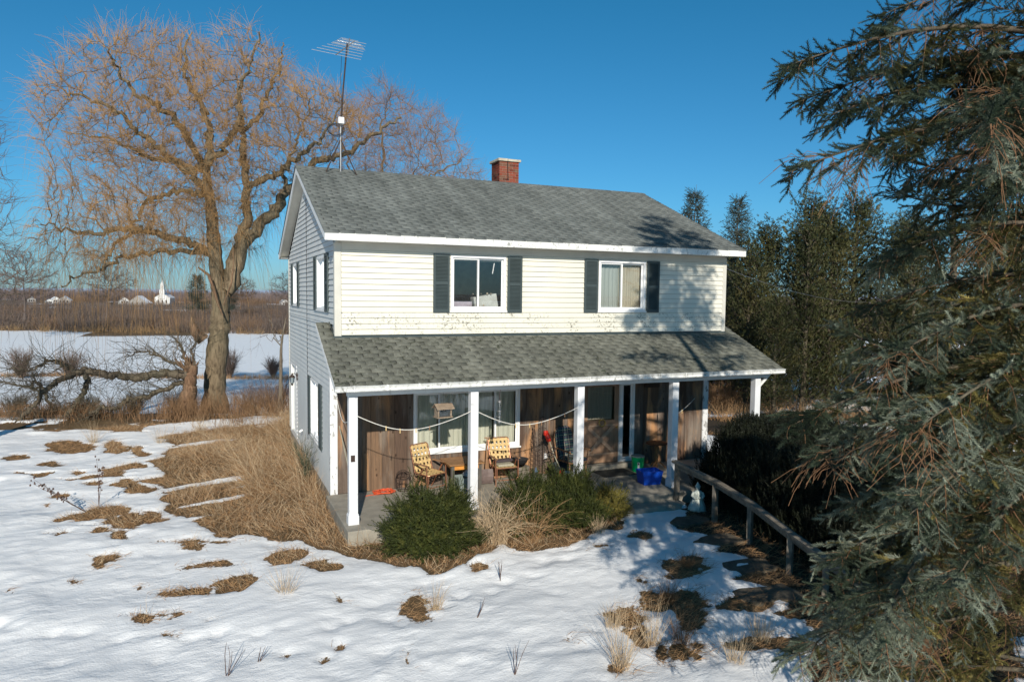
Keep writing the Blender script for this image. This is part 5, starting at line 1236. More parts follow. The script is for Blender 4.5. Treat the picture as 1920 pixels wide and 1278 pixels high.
# field strip
k = 9000; l = rg.uniform(-40, 5, k); d = 54+rg.normal(0, .7, k); p = C2[None]+RV*l[:, None]+FV*d[:, None]
V, F = blades(p[:, 0], p[:, 1], base_h(p[:, 0], p[:, 1]), rg.uniform(.1, .45, k), np.full(k, .02), rg.uniform(0, .6, k), rg.uniform(0, 6.3, k), 3, .1, rg, .1); tag(npmesh('stubble', V, F, straw), 'thin line of stubble crossing the snowy field', 'stubble', kind='stuff')

def tuft(name, label, x, y, n, h, seed, mat=straw_l, spread=.5, w=.005, r=.05, droop=.08, group=None, loc_z=None, curl=.07):
    rg2 = np.random.default_rng(seed); a = rg2.uniform(0, 2*PI, n)
    V, F = blades(r*np.cos(a)*rg2.random(n), r*np.sin(a)*rg2.random(n), np.zeros(n), h*rg2.uniform(.5, 1.1, n), np.full(n, w), rg2.uniform(0, spread, n), a+rg2.normal(0, .5, n), 7, curl, rg2, droop)
    return tag(npmesh(name, V, F, mat, loc=(x, y, gh(x, y) if loc_z is None else loc_z)), label, 'grass', group)
tuft('grass_clump', 'tall tan ornamental grass arching between the two yews', 2.42, -2.62, 520, 1.15, 401, straw_l, .6, .009, .25, .24, curl=.24)
tuft('grass_clump', 'tan grass arching over the small yew before the second chair', 3.05, -2.75, 380, 1.1, 402, straw, .6, .008, .25, .26, curl=.26)
TG = 'tufts standing in the snow'
for i, (x, y, n, h, lb) in enumerate(((2.21, -7.28, 120, .75, 'tall pale tuft at the bottom edge, right of centre'), (3.61, -7.7, 90, .6, 'pale tuft in the snow at the lower right'), (2.91, -6.9, 90, .65, 'leaning pale tuft in the middle of the lower right snow'), (3.9, -5.9, 160, .45, 'big dark matted tuft in the shaded snow'), (2.7, -6.3, 110, .4, 'tufted clump with a ragged brown base on the snow'), (3.3, -7.0, 140, .5, 'dense brown tuft between the two pale lower right tufts'), (4.3, -7.4, 140, .45, 'ragged tuft under the lowest spruce boughs'), (4.45, -2.9, 120, .4, 'tan tuft beside the yellow green shrub'), (5.0, -4.9, 120, .35, 'dark tuft in the snow before the handrail'), (-1.35, -3.6, 90, .55, 'flat tuft with long stems streaming left over the snow'), (.55, -4.9, 70, .5, 'three-pronged tuft alone in the foreground snow'), (-3.7, 9.2, 120, .8, 'upright tan tuft in the yard left of the big grass patch'), (-5.6, 10.3, 120, .8, 'tall reddish tuft near the fallen limb'), (-2.6, 10.6, 120, .7, 'tuft between the willow and the big grass patch'))):
    tuft('grass_tuft', lb, x, y, n, h, 410+i, straw_l if i not in (3, 5, 8) else straw_d, .55 if i < 9 else .9, .0045, .12, .06, TG)
# dead weed stalks with seed heads
stalkm = mat_simple('dead_stalk', (.10, .06, .045), .8)
def stalk(label, x, y, h, lean, seed, heads=True):
    rg2 = np.random.default_rng(seed); mb = MB()
    for q in range(rg2.integers(2, 5)):
        a = rg2.uniform(0, 6.3); pts = [(0, 0, -.02)]; d = Vector((lean[0]+rg2.normal(0, .12), lean[1]+rg2.normal(0, .12), 1)).normalized()
        hh = h*rg2.uniform(.7, 1)
        for i in range(6): pts.append(tuple(Vector(pts[-1])+d*hh/6)); d = (d+Vector(rg2.normal(0, .08, 3))).normalized()
        mb.tube(pts, [.006, .005, .005, .004, .004, .003, .002], 4)
        if heads:
            for p in pts[3:]:
                for _ in range(3):
                    c = Vector(p)+Vector(rg2.normal(0, .025, 3)); s = rg2.uniform(.010, .022); mb.lathe([(.001, -s*1.4), (s, -s*.3), (s*.8, s*.6), (.001, s*1.5)], 5, c)
    o = mb.build('dead_stalk', stalkm, loc=(x, y, gh(x, y))); tag(o, label, 'weed', 'dead stalks poking out of the snow')
stalk('cluster of upright dead stalks with seed heads left in the snow', -4.55, 2.7, 1.15, (.05, 0), 1); stalk('dead stalk leaning far left beside the stalk cluster', -4.7, 2.3, 1.25, (-1.1, -.2), 2)
stalk('single thin stalk curving out of the bottom snow', -2.24, -5.7, .5, (.25, .1), 3, False); stalk('short curled stalk right of the bottom left stalk', -1.89, -5.5, .3, (.3, 0), 4, False); stalk('thin stalk standing before the yews in the snow', 1.88, -4.2, .45, (-.05, 0), 5, False)
stalk('leaning dry stalk near the three-pronged tuft', 1.0, -5.4, .4, (.8, 0), 6, False); stalk('thin twig near the bottom centre of the snow', .9, -7.0, .5, (.2, .1), 7, False); stalk('thin dead stem beside the far left tuft', -6.6, -1.2, .35, (.4, .1), 8, False)
# ------------------------------------------------------------------ porch furniture
web = mat_simple('tan_webbing', (.62, .44, .20), .7, .15, 20); woodc = mat_wood('chair_wood', (.20, .10, .05), (.34, .19, .10), (5, 5, 5))
def lawn_chair(label, loc, rz, cushion=False):
    root = empty('lawn_chair', loc, rz, label=label, cat='chair', group='webbed folding lawn chairs on the porch')
    W = .27; r = .013
    for sx in (-1, 1):
        mb = MB(); mb.tube([(sx*W, -.24, 0.0), (sx*W, -.22, .30), (sx*W, -.21, .60)], r, 8); mb.build('leg', M['copper'], root)
        mb = MB(); mb.tube([(sx*W, .26, 0.0), (sx*W, .02, .38), (sx*W, -.10, .56)], r, 8); mb.build('leg', M['copper'], root)
        mb = MB(); mb.box((sx*W-.028, -.27, .60), (sx*W+.028, .20, .622)); mb.build('armrest', woodc, root, bevel=.006)
    mb = MB(); mb.tube([(-W+.02, .20, .40), (-W+.02, -.23, .40), (-W+.05, -.25, .40), (W-.05, -.25, .40), (W-.02, -.23, .40), (W-.02, .20, .40)], r, 8)
    mb.tube([(-W+.02, -.25, .40), (-W+.02, -.25, .18), (-W+.07, -.25, .13), (W-.07, -.25, .13), (W-.02, -.25, .18), (W-.02, -.25, .40)], r*.9, 8); mb.build('seat_frame', M['copper'], root)
    B = lambda u, v: (u, .20+v*.30, .40+v*.95)                  # back plane
    mb = MB(); mb.tube([B(-W+.02, 0), B(-W+.02, .56), B(-W+.06, .60), B(W-.06, .60), B(W-.02, .56), B(W-.02, 0)], r, 8); mb.build('back_frame', M['copper'], root)
    mb = MB(); n = 5
    for i in range(n):
        u = -W+.075+i*(2*W-.15)/(n-1); pts = []
        for j in range(13):
            v = .02+j*.048; pts.append((u, v, (1 if (j+2*i) % 4 < 2 else -1)*.004))
        for a, b in zip(pts[:-1], pts[1:]):
            A0, B0 = Vector(B(a[0], a[1])), Vector(B(b[0], b[1])); nn = Vector((0, -.95, .30)).normalized()
            mb.bar(A0+nn*a[2], B0+nn*b[2], .052, .003, up=nn)
    for i in range(5):
        v = .09+i*.115; nn = Vector((0, -.95, .30)).normalized()
        for j in range(8):
            u0 = -W+.03+j*(2*W-.06)/8; u1 = u0+(2*W-.06)/8; s = (1 if (j+i) % 2 else -1)*.006
            mb.bar(Vector(B(u0, v))+nn*s, Vector(B(u1, v))-nn*s, .055, .003, up=nn)
    mb.build('back_webbing', web, root)
    mb = MB()
    for i in range(5): mb.box((-W+.05+i*.1, -.25, .404+(i % 2)*.004), (-W+.10+i*.1, .2, .408+(i % 2)*.004))
    for i in range(5): mb.box((-W+.02, -.22+i*.088, .401+(i % 2)*.004), (W-.02, -.165+i*.088, .405+(i % 2)*.004))
    mb.build('seat_webbing', web, root)
    return root
c1 = lawn_chair('webbed lawn chair angled toward the table, empty seat', (2.02, .16, 0), R_(24))
c2 = lawn_chair('webbed lawn chair facing straight out with a pale cushion on its seat', (3.76, .16, 0), R_(-2))
mb = MB(); mb.box((-.2, -.19, .415), (.18, .16, .47)); o = mb.build('cushion', M['lace'], None, bevel=.02, loc=(3.76, .16, 0)); tag(o, 'flat cream cushion lying on the second lawn chair', 'cushion')
mb = MB(); mb.box((-.23, .02, .472), (.23, .2, .53), rz=.1); o = mb.build('folded_cloth', mat_simple('dark_cloth', (.07, .055, .06), .9), None, bevel=.02, loc=(3.76, .13, 0)); tag(o, 'dark folded cloth behind the cream cushion', 'cloth')

t = empty('side_table', (2.72, .06, 0), 0, label='small brown wooden table with an orange drawer front between the two lawn chairs', cat='table')
tw = mat_wood('table_wood', (.23, .11, .04), (.36, .19, .08), (4, 4, 4)); ow = mat_wood('orange_wood', (.55, .22, .04), (.70, .30, .06), (4, 4, 4))
mb = MB(); mb.box((-.40, -.36, .60), (.40, .36, .63)); mb.build('tabletop', tw, t, bevel=.006)
mb = MB(); mb.box((-.28, -.31, .50), (.34, -.28, .60)); mb.build('drawer', ow, t, bevel=.004)
mb = MB(); mb.box((-.34, -.28, .52), (.34, .3, .6)); mb.build('apron', tw, t)
for sx in (-1, 1):
    for sy in (-1, 1): mb = MB(); mb.box((sx*.31-.035, sy*.28-.035, 0), (sx*.31+.035, sy*.28+.035, .6)); mb.build('leg', mat_simple('leg_paint', (.10, .09, .075), .7), t)
def tubbox(name, label, cat_, loc, a, b, h, mat, rz=0, taper=.85, wall=.012, rim=.015):
    root = empty(name, loc, rz, label=label, cat=cat_)
    mb = MB(); V = []
    def ring(s, z, t): return [(-a/2*s+t, -b/2*s+t, z), (a/2*s-t, -b/2*s+t, z), (a/2*s-t, b/2*s-t, z), (-a/2*s+t, b/2*s-t, z)]
    rings = [ring(taper, 0, 0), ring(1, h-.001, 0), ring(1.0+rim*4, h, 0), ring(1.0+rim*4, h+.02, 0), ring(1, h+.02, wall), ring(taper, .015, wall)]
    for q in rings: V += q
    F = [(3, 2, 1, 0)]
    for i in range(5):
        for k in range(4): F.append((i*4+k, i*4+(k+1) % 4, (i+1)*4+(k+1) % 4, (i+1)*4+k))
    F.append((20, 21, 22, 23)); mb.add(V, F); mb.build('tub', mat, root, bevel=.012); return root
tb = tubbox('storage_tub', 'grey plastic tub stored under the wooden table', 'tub', (2.78, .0, 0), .46, .34, .27, mat_simple('grey_tub', (.20, .24, .23), .5), .1)
bag = MB(); bag.lathe([(.02, 0), (.12, .03), (.13, .09), (.07, .15), (.02, .17)], 9, (0, 0, 0), 1, .8); o = bag.build('plastic_bag', mat_simple('white_bag', (.6, .62, .64), .5), None, True, loc=(2.86, .02, .26)); tag(o, 'crumpled white bag stuffed in the grey tub under the table', 'bag')
# wire plant stand
root = empty('plant_stand', (1.47, .33, 0), label='round wire plant stand between the orange cord and the first lawn chair', cat='plant stand')
mb = MB()
for k in range(8):
    a = k*PI/4; c, s = math.cos(a), math.sin(a); mb.tube([(.10*c, .10*s, 0), (.16*c, .16*s, .12), (.17*c, .17*s, .28), (.13*c, .13*s, .40), (.03*c, .03*s, .46)], .006, 5)
mb.build('wire', M['iron'], root)
for z, r in ((.12, .16), (.28, .17), (.38, .14), (.02, .105)):
    mb = MB(); mb.tube([(r*math.cos(a), r*math.sin(a), z) for a in np.linspace(0, 2*PI, 25)], .006, 5, cap=False); mb.build('hoop', M['iron'], root)
# orange cord
mb = MB(); pts = []
for i in range(240):
    a = i*.14; r = .13+.05*math.sin(i*.31)+.012*math.sin(i*.07); pts.append((r*1.35*math.cos(a)+.02*math.sin(i*.05), r*math.sin(a), .012+.03*(i/240)+.012*abs(math.sin(i*.9))))
pts = [(-.42, -.12, .01), (-.3, -.08, .01), (-.2, -.1, .012)]+pts; mb.tube(pts, .007, 6)
o = mb.build('extension_cord', mat_simple('orange_cord', (.70, .10, .035), .5), None, True, loc=(1.05, .32, 0)); tag(o, 'coiled orange red extension cord on the porch floor', 'cord')
# shovel
root = empty('snow_shovel', (3.32, .12, 0), label='worn snow shovel leaning left of the second lawn chair', cat='shovel')
mb = MB(); V = []; 
for i in range(5):
    t_ = i/4; z = .02+t_*.33; yy = .06-.05*math.sin(t_*PI)
    V += [(-.17, yy-.03, z), (-.06, yy, z), (.06, yy, z), (.17, yy-.03, z)]
mb.add(V, [(i*4+k, i*4+k+1, i*4+k+5, i*4+k+4) for i in range(4) for k in range(3)]); s = mb.build('scoop', mat_simple('shovel_scoop', (.16, .12, .11), .6, .3), root); s.modifiers.new('s', 'SOLIDIFY').thickness = .006
mb = MB(); mb.tube([(.0, .05, .2), (.08, .2, .62), (.14, .32, .98)], .014, 7); mb.tube([(.08, .34, 1.0), (.2, .31, 1.0)], .014, 6); mb.build('handle', woodc, root)
# dark bowl on a wooden block beside chair two
mb = MB(); mb.lathe([(.05, 0), (.16, .06), (.2, .14), (.21, .15), (.19, .14), (.04, .03)], 20); o = mb.build('black_bowl', M['black'], None, True, loc=(4.18, .22, .36)); tag(o, 'black bowl set on a wooden crate beside the cushioned chair', 'bowl')
root = empty('wooden_crate', (4.18, .22, 0), .2, label='rough grey wooden crate right of the cushioned lawn chair', cat='crate')
for i in range(4): mb = MB(); mb.box((-.16, -.17, .01+i*.088), (.16, -.155, .085+i*.088)); mb.build('slat', M['rail'], root); mb = MB(); mb.box((-.16, .155, .01+i*.088), (.16, .17, .085+i*.088)); mb.build('slat', M['rail'], root)
mb = MB(); mb.box((-.17, -.15, .0), (-.155, .15, .355)); mb.build('end_panel', M['rail'], root); mb = MB(); mb.box((.155, -.15, 0), (.17, .15, .355)); mb.build('end_panel', M['rail'], root)
# trellises
def trellis(label, loc, h, w0, peak):
    root = empty('trellis', loc, R_(8), label=label, cat='trellis', group='black metal trellises leaning on the wood wall')
    mb = MB()
    for a in (45, 135, 225, 315):
        c, s = math.cos(R_(a))*w0, math.sin(R_(a))*w0; mb.tube([(c, s, 0), (c*.8, s*.8, h*.5), (c*.35, s*.35, h*.85), (0, 0, h)] if peak else [(c, s, 0), (c, s, h*.9), (c*.5, s*.5, h*.98), (0, 0, h)], .006, 5)
    mb.build('upright', M['iron'], root)
    for i in range(9):
        z = h*(.08+i*.09); k = w0*(1-.35*(z/h)) if peak else w0
        mb = MB(); p = [(k*math.cos(R_(a)), k*math.sin(R_(a)), z) for a in (45, 135, 225, 315, 405)]; mb.tube(p, .004, 4, cap=False); mb.tube([p[0], (p[1][0], p[1][1], z+h*.09)], .003, 4); mb.build('ring', M['iron'], root)
    if peak: mb = MB(); mb.lathe([(.004, 0), (.022, .03), (.004, .07), (.002, .12)], 8, (0, 0, h)); mb.build('finial', M['iron'], root)
trellis('pointed black metal obelisk trellis near the picture window', (4.60, .34, 0), 1.18, .10, True)
trellis('taller round-topped metal trellis directly behind the string trimmer', (4.86, .42, 0), 1.42, .09, False)
# string trimmer
root = empty('string_trimmer', (4.95, .05, 0), label='red string trimmer standing head down against the wall', cat='trimmer')
red = mat_simple('red_plastic', (.62, .035, .02), .35, .1)
mb = MB(); mb.tube([(.18, -.12, .16), (.07, .08, .55), (-.02, .25, .98)], .012, 7); mb.build('shaft', M['lace'], root)
mb = MB(); mb.lathe([(.03, 0), (.055, .03), (.06, .14), (.045, .22), (.02, .25)], 12, M=Matrix.Translation((.0, .2, .84)) @ Matrix.Rotation(R_(-20), 4, 'X') @ Matrix.Rotation(R_(-10), 4, 'Y')); mb.build('motor_housing', red, root, True)
mb = MB(); mb.box((-.12, .2, .98), (-.02, .28, 1.10)); mb.build('rear_grip', red, root, bevel=.02)
mb = MB(); mb.tube([(.05+.07*math.cos(a), .10, .68+.05*math.sin(a)) for a in np.linspace(0, 2*PI, 16)], .010, 6, cap=False); mb.tube([(-.02+.1*math.cos(a), .06, .55+.045*math.sin(a)) for a in np.linspace(0, 2*PI, 16)], .010, 6, cap=False); mb.build('loop_handle', M['black'], root)
mb = MB(); mb.lathe([(.01, 0), (.10, .02), (.09, .16), (.05, .26), (.02, .27)], 14, (.19, -.13, 0.02), 1, .6); mb.build('guard', red, root, True)
# dark tub, pail, lantern, sack
def pail(name, label, cat_, loc, r0, r1, h, mat, n=22):
    mb = MB(); mb.lathe([(r0, 0), (r1, h), (r1+.012, h), (r1+.012, h+.015), (r1-.008, h+.015), (r0-.008, .015)], n); o = mb.build(name, mat, None, True, loc=loc); return tag(o, label, cat_)
pail('dark_tub', 'wide dark rubber tub behind the string trimmer guard', 'tub', (5.22, .12, 0), .2, .27, .30, mat_simple('rubber', (.045, .055, .055), .6))
pail('white_pail', 'small off white pail in front of the dark tub', 'bucket', (5.16, -.32, 0), .09, .11, .22, mat_simple('offwhite', (.62, .60, .52), .5))
mb = MB(); mb.lathe([(.07, 0), (.08, .05), (.07, .2), (.03, .27), (.012, .30)], 6); o = mb.build('tin_lantern', mat_simple('tin', (.5, .52, .54), .25, .3, 30, .5, .9), loc=(4.48, -.02, .04)); tag(o, 'crinkled silver tin lantern at the foot of the trellis', 'lantern')
mb = MB()
for i in range(14):
    a = random.uniform(-.25, .25); b = random.uniform(-.12, .12); s = random.uniform(.04, .09); mb.lathe([(.01, 0), (s, s*.4), (s*.8, s), (.01, s*1.3)], 7, (a, b, random.uniform(0, .05)))
o = mb.build('cloth_heap', mat_simple('faded_cloth', (.48, .40, .30), .9, .35, 14), None, True, loc=(4.72, -.45, 0)); tag(o, 'heap of faded rags on the floor below the trimmer', 'rags')

# rocking chair with plaid pads
def mat_plaid():
    t = NT('plaid_fabric'); co = t.coord((1, 1, 1)); sp = t.n('ShaderNodeSeparateXYZ'); t.l(co, sp.inputs[0])
    def stripes(s, f, w, off=0):
        a = t.math('FRACT', t.math('ADD', t.math('MULTIPLY', s, f), off)); return t.math('LESS_THAN', a, w)
    yz = t.math('ADD', sp.outputs['Y'], sp.outputs['Z'])
    c = t.mix(stripes(sp.outputs['X'], 7, .45), (.02, .045, .05), (.05, .10, .09)); c = t.mix(t.math('MULTIPLY', stripes(yz, 7, .45), .5), c, (.04, .07, .13))
    c = t.mix(t.math('MULTIPLY', stripes(sp.outputs['X'], 7, .10, .3), .7), c, (.5, .46, .36)); c = t.mix(t.math('MULTIPLY', stripes(yz, 7, .10, .3), .7), c, (.5, .46, .36))
    c = t.mix(t.math('MULTIPLY', stripes(yz, 7, .08, .75), .6), c, (.30, .06, .05)); return t.fin(c, .9, .1)
plaid = mat_plaid()
root = empty('rocking_chair', (5.50, .12, .0), R_(10), label='wooden rocking chair with dark plaid pads behind the third porch post', cat='chair')
def pad(w0, w1, h, th):           # rounded outline pad in x,z
    V = []; n = 9
    out = [(-w0/2, 0), (-w1/2, h*.35), (-w1/2, h*.75), (-w1*.42, h*.9), (-w1*.25, h), (w1*.25, h), (w1*.42, h*.9), (w1/2, h*.75), (w1/2, h*.35), (w0/2, 0)]
    m = len(out)
    for y in (-th/2, th/2):
        for u, v in out: V.append((u, y, v))
    F = [tuple(range(m)), tuple(range(2*m-1, m-1, -1))]+[(i, i+m, (i+1) % m+m, (i+1) % m) for i in range(m)]; return V, F
V, F = pad(.42, .50, .74, .07); mb = MB(); Mr = Matrix.Translation((0, .22, .42)) @ Matrix.Rotation(R_(-14), 4, 'X'); mb.add([Mr @ Vector(v) for v in V], F); mb.build('back_pad', plaid, root, bevel=.02)
mb = MB(); mb.box((-.25, -.26, .40), (.25, .21, .47)); mb.build('seat_pad', plaid, root, bevel=.025)
mb = MB(); mb.box((-.26, -.27, .365), (.26, .24, .40)); mb.build('seat', woodc, root, bevel=.01)
for sx in (-1, 1):
    mb = MB(); mb.tube([(sx*.25, -.42, .06), (sx*.25, -.25, .02), (sx*.25, 0, .012), (sx*.25, .25, .03), (sx*.25, .45, .10)], .018, 6); mb.build('rocker', woodc, root)
    mb = MB(); mb.tube([(sx*.25, -.22, .03), (sx*.24, -.21, .37)], .018, 6); mb.build('leg', woodc, root); mb = MB(); mb.tube([(sx*.25, .2, .03), (sx*.24, .2, .37)], .018, 6); mb.build('leg', woodc, root)
    mb = MB(); mb.tube([(sx*.27, .22, .66), (sx*.29, -.1, .65), (sx*.30, -.26, .66), (sx*.30, -.31, .63)], .022, 6); mb.tube([(sx*.28, -.2, .40), (sx*.29, -.22, .65)], .014, 6); mb.tube([(sx*.28, -.05, .40), (sx*.29, -.05, .65)], .012, 6); mb.build('armrest', woodc, root)
mb = MB(); mb.tube([(-.27, .24, .4), (-.27, .36, .85), (-.22, .40, 1.05), (0, .43, 1.14), (.22, .40, 1.05), (.27, .36, .85), (.27, .24, .4)], .016, 7); mb.build('back_frame', woodc, root)

# green bucket, blue bin, table, mat
root = empty('green_bucket', (7.24, -.02, 0), -.3, label='bright green lidded bucket with a white label beside the doormat', cat='bucket')
mb = MB(); mb.lathe([(.135, 0), (.14, .01), (.155, .34), (.16, .345), (.16, .36), (.15, .36)], 28); mb.build('pail', mat_simple('green_plastic', (.0, .40, .12), .35, .08), root, True)
mb = MB(); mb.lathe([(.155, .361), (.163, .362), (.163, .385), (.15, .392), (.13, .385)], 28); mb.build('lid', mat_simple('grey_lid', (.24, .30, .27), .5), root, True)
def curved_label(r, a0, a1, z0, z1, n=8):
    V = []; 
    for i in range(n+1):
        a = a0+(a1-a0)*i/n
        for z in (z0, z1): V.append(((r+z*.044)*math.cos(a), (r+z*.044)*math.sin(a), z))
    return V, [(2*i, 2*i+2, 2*i+3, 2*i+1) for i in range(n)]
V, F = curved_label(.1405, R_(-108), R_(-88), .10, .25); mb = MB(); mb.add(V, F); mb.build('label', mat_simple('paper', (.75, .76, .70), .6, .05), root)
V, F = curved_label(.1415, R_(-104), R_(-92), .19, .235); mb = MB(); mb.add(V, F); mb.build('label_print', M['black'], root)
tubbox('recycling_bin', 'blue plastic recycling bin near the fourth porch post', 'bin', (6.86, -1.06, 0), .50, .38, .29, mat_simple('blue_plastic', (.005, .06, .42), .4, .1), -.12, .82)
root = empty('pedestal_table', (7.88, .12, 0), label='small dark round table on a turned leg in the shaded corner', cat='table')
mb = MB(); mb.lathe([(.26, .60), (.27, .61), (.27, .63), (.25, .635), (.0, .636)], 24); mb.build('tabletop', mat_wood('dark_table', (.10, .03, .015), (.22, .08, .03), (4, 4, 4)), root)
mb = MB(); mb.lathe([(.05, .02), (.03, .1), (.045, .25), (.025, .35), (.04, .5), (.03, .6)], 12); 
for k in range(3): a = R_(90+120*k); mb.tube([(0, 0, .16), (.14*math.cos(a), .14*math.sin(a), .1), (.24*math.cos(a), .24*math.sin(a), .0)], .018, 6)
mb.build('pedestal', tw, root)
def mat_rubber():
    t = NT('rubber_mat'); ch_ = t.n('ShaderNodeTexChecker'); mp = t.n('ShaderNodeMapping'); tc = t.n('ShaderNodeTexCoord'); mp.inputs['Rotation'].default_value = (0, 0, R_(45)); mp.inputs['Scale'].default_value = (22, 22, 22); t.l(tc.outputs['Object'], mp.inputs[0]); t.l(mp.outputs[0], ch_.inputs[0]); ch_.inputs['Scale'].default_value = 1
    return t.fin(t.mix(ch_.outputs['Fac'], (.02, .021, .02), (.06, .062, .055)), .8)
mb = MB(); mb.box((6.16, -.27, .0), (7.06, .33, .012)); tag(mb.build('doormat', mat_rubber(), None, bevel=.003), 'dark rubber doormat with a diamond pattern before the front door', 'mat')

# hanging things
root = empty('bird_feeder', (1.94, -1.0, 1.80), .12, label='house shaped wooden bird feeder hanging in front of the picture window', cat='bird feeder')
fw_ = mat_wood('feeder_wood', (.20, .15, .11), (.34, .27, .20), (5, 5, 5))
mb = MB(); mb.box((-.17, -.11, 0), (.17, .11, .02)); mb.build('tray', fw_, root); 
mb = MB(); mb.box((-.15, -.09, .02), (-.125, .09, .2)); mb.box((.125, -.09, .02), (.15, .09, .2)); mb.build('end_panel', fw_, root)
mb = MB(); mb.box((-.12, -.07, .03), (.12, -.064, .19)); mb.box((-.12, .064, .03), (.12, .07, .19)); mb.build('pane', M['dglass'], root)
mb = MB(); mb.box((-.11, -.05, .025), (.11, .05, .12)); mb.build('seed', mat_simple('seed', (.25, .18, .1), .9, .5, 60), root)
mb = MB(); mb.add([(-.19, -.14, .19), (.19, -.14, .19), (.19, 0, .285), (-.19, 0, .285), (-.19, .14, .19), (.19, .14, .19), (-.19, -.14, .175), (.19, -.14, .175), (.19, 0, .27), (-.19, 0, .27), (-.19, .14, .175), (.19, .14, .175)],
   [(0,1,2,3),(3,2,5,4),(7,6,9,8),(8,9,10,11),(0,6,7,1),(4,5,11,10),(0,3,9,6),(3,4,10,9),(1,7,8,2),(2,8,11,5)]); mb.build('roof', fw_, root)
mb = MB(); mb.tube([(0, 0, .28), (0, 0, .62)], .003, 4); mb.build('wire', M['iron'], root)
root = empty('tube_feeder', (3.16, -1.0, 1.62), label='clear tube bird feeder hanging before the right side of the picture window', cat='bird feeder')
mb = MB(); mb.lathe([(.032, .02), (.032, .42)], 14); mb.build('tube', mat_glass('feeder_tube', (.85, .85, .8), .12), root)
mb = MB(); mb.lathe([(.012, .0), (.04, .0), (.04, .03), (.0, .03)], 14); mb.lathe([(.04, .42), (.04, .45), (.01, .48)], 14)
for z in (.12, .24): mb.tube([(-.09, 0, z), (.09, 0, z)], .004, 5); mb.lathe([(.036, -.012), (.036, .012)], 12, (0, 0, z))
mb.build('perch', M['metal'], root); mb = MB(); mb.tube([(0, 0, .48), (0, 0, .60), (.02, 0, .68), (0, 0, .76), (0, 0, .80)], .004, 5); mb.build('hook', mat_simple('red_wire', (.25, .05, .03), .5), root)
line = mat_simple('clothesline', (.72, .69, .62), .7)
def clothes(label, a, b, sag, pins, n=20):
    a = Vector(a); b = Vector(b); root = empty('clothesline', a, label=label, cat='clothesline', group='clotheslines strung between the porch posts')
    f = lambda t_: (b-a)*t_ + Vector((0, 0, -sag*4*t_*(1-t_)*(1+.12*math.sin(5*t_))))
    mb = MB(); mb.tube([f(i/n) for i in range(n+1)], .0075, 5); mb.build('rope', line, root)
    for t_ in pins:
        p = f(t_); mb = MB(); mb.box((p.x-.008, p.y-.006, p.z-.07), (p.x+.008, p.y+.006, p.z+.02)); mb.build('clothespin', woodc if t_ > .5 else web, root)
clothes('sagging rope with clothespins between the first and second posts', (.12, -1.56, 2.02), (2.33, -1.56, 1.99), .28, (.24, .36, .5, .62))
clothes('sagging rope between the second and third posts', (2.49, -1.56, 1.96), (4.70, -1.56, 1.94), .28, (.36, .5, .62, .7, .86))
clothes('nearly straight thin line between the fourth post and the right wall corner', (7.26, -1.45, 1.62), (9.3, .5, 1.62), .03, (.3,))
clothes('loose rope from the peeling corner board to the first post', (.1, .5, 2.05), (.03, -1.38, 1.95), .25, ())
mb = MB(); mb.tube([(.12, .35, 1.5), (.03, -1.38, .85)], .012, 6); tag(mb.build('wooden_stick', M['lace'], None), 'pale stick leaning from the corner board down to the first post', 'stick')
mb = MB(); mb.tube([(.085*math.cos(a), .012*math.sin(3*a), .085*math.sin(a)) for a in np.linspace(0, 2*PI, 30)], .016, 8, cap=False)
tag(mb.build('door_wreath', mat_simple('gold_wreath', (.42, .27, .07), .5, .4, 60), None, True, loc=(6.56, REC-.03, 1.13)), 'small gold ring wreath hanging on the front door', 'wreath')
root = empty('wind_chime', (7.95, -.3, 1.55), label='thin wind chime with a white sail hanging in the dark corner', cat='wind chime')
mb = MB(); mb.tube([(0, 0, .95), (0, 0, -.05)], .003, 4); mb.build('string', line, root); mb = MB(); mb.box((-.014, -.004, .0), (.014, .004, .13)); mb.build('sail', M['vinyl'], root)
root = empty('hanging_planter', (7.82, .3, 2.0), label='dark rectangular planter hung high on the wood wall', cat='planter')
mb = MB(); mb.box((-.2, -.06, 0), (.2, .06, .14)); mb.build('box', M['iron'], root, bevel=.02); mb = MB(); mb.tube([(-.15, 0, .14), (0, 0, .5), (.15, 0, .14)], .005, 4); mb.build('chain', M['iron'], root)

# handrail
root = empty('wooden_handrail', (6.93, -2.0, -.3), label='weathered grey wooden handrail stepping down beside the hedge', cat='handrail')
RL = [(6.93, -2.0, .68), (7.01, -3.16, .56), (6.79, -4.41, .49), (6.42, -5.76, .39), (6.2, -6.7, .32), (6.0, -7.6, .26)]
lc = lambda p: (p[0]-6.93, p[1]+2.0, p[2]+.3)
for i, p in enumerate(RL[:-1] if False else RL):
    mb = MB(); q = lc(p); z0 = gh(p[0], p[1])+.3-.2; mb.box((q[0]-.045, q[1]-.045, z0), (q[0]+.045, q[1]+.045, q[2]-.02), rz=.15*i); mb.build('post', M['rail'], root, bevel=.006)
for i, (a, b) in enumerate(zip(RL[:-1], RL[1:])):
    mb = MB(); a2, b2 = Vector(lc(a)), Vector(lc(b)); d = (b2-a2).normalized(); mb.bar(a2-d*(.12 if i == 0 else 0), b2, .13, .05); mb.bar(a2+Vector((0, 0, -.07)), b2+Vector((0, 0, -.07)), .04, .10); mb.build('rail', M['rail'], root, bevel=.006)
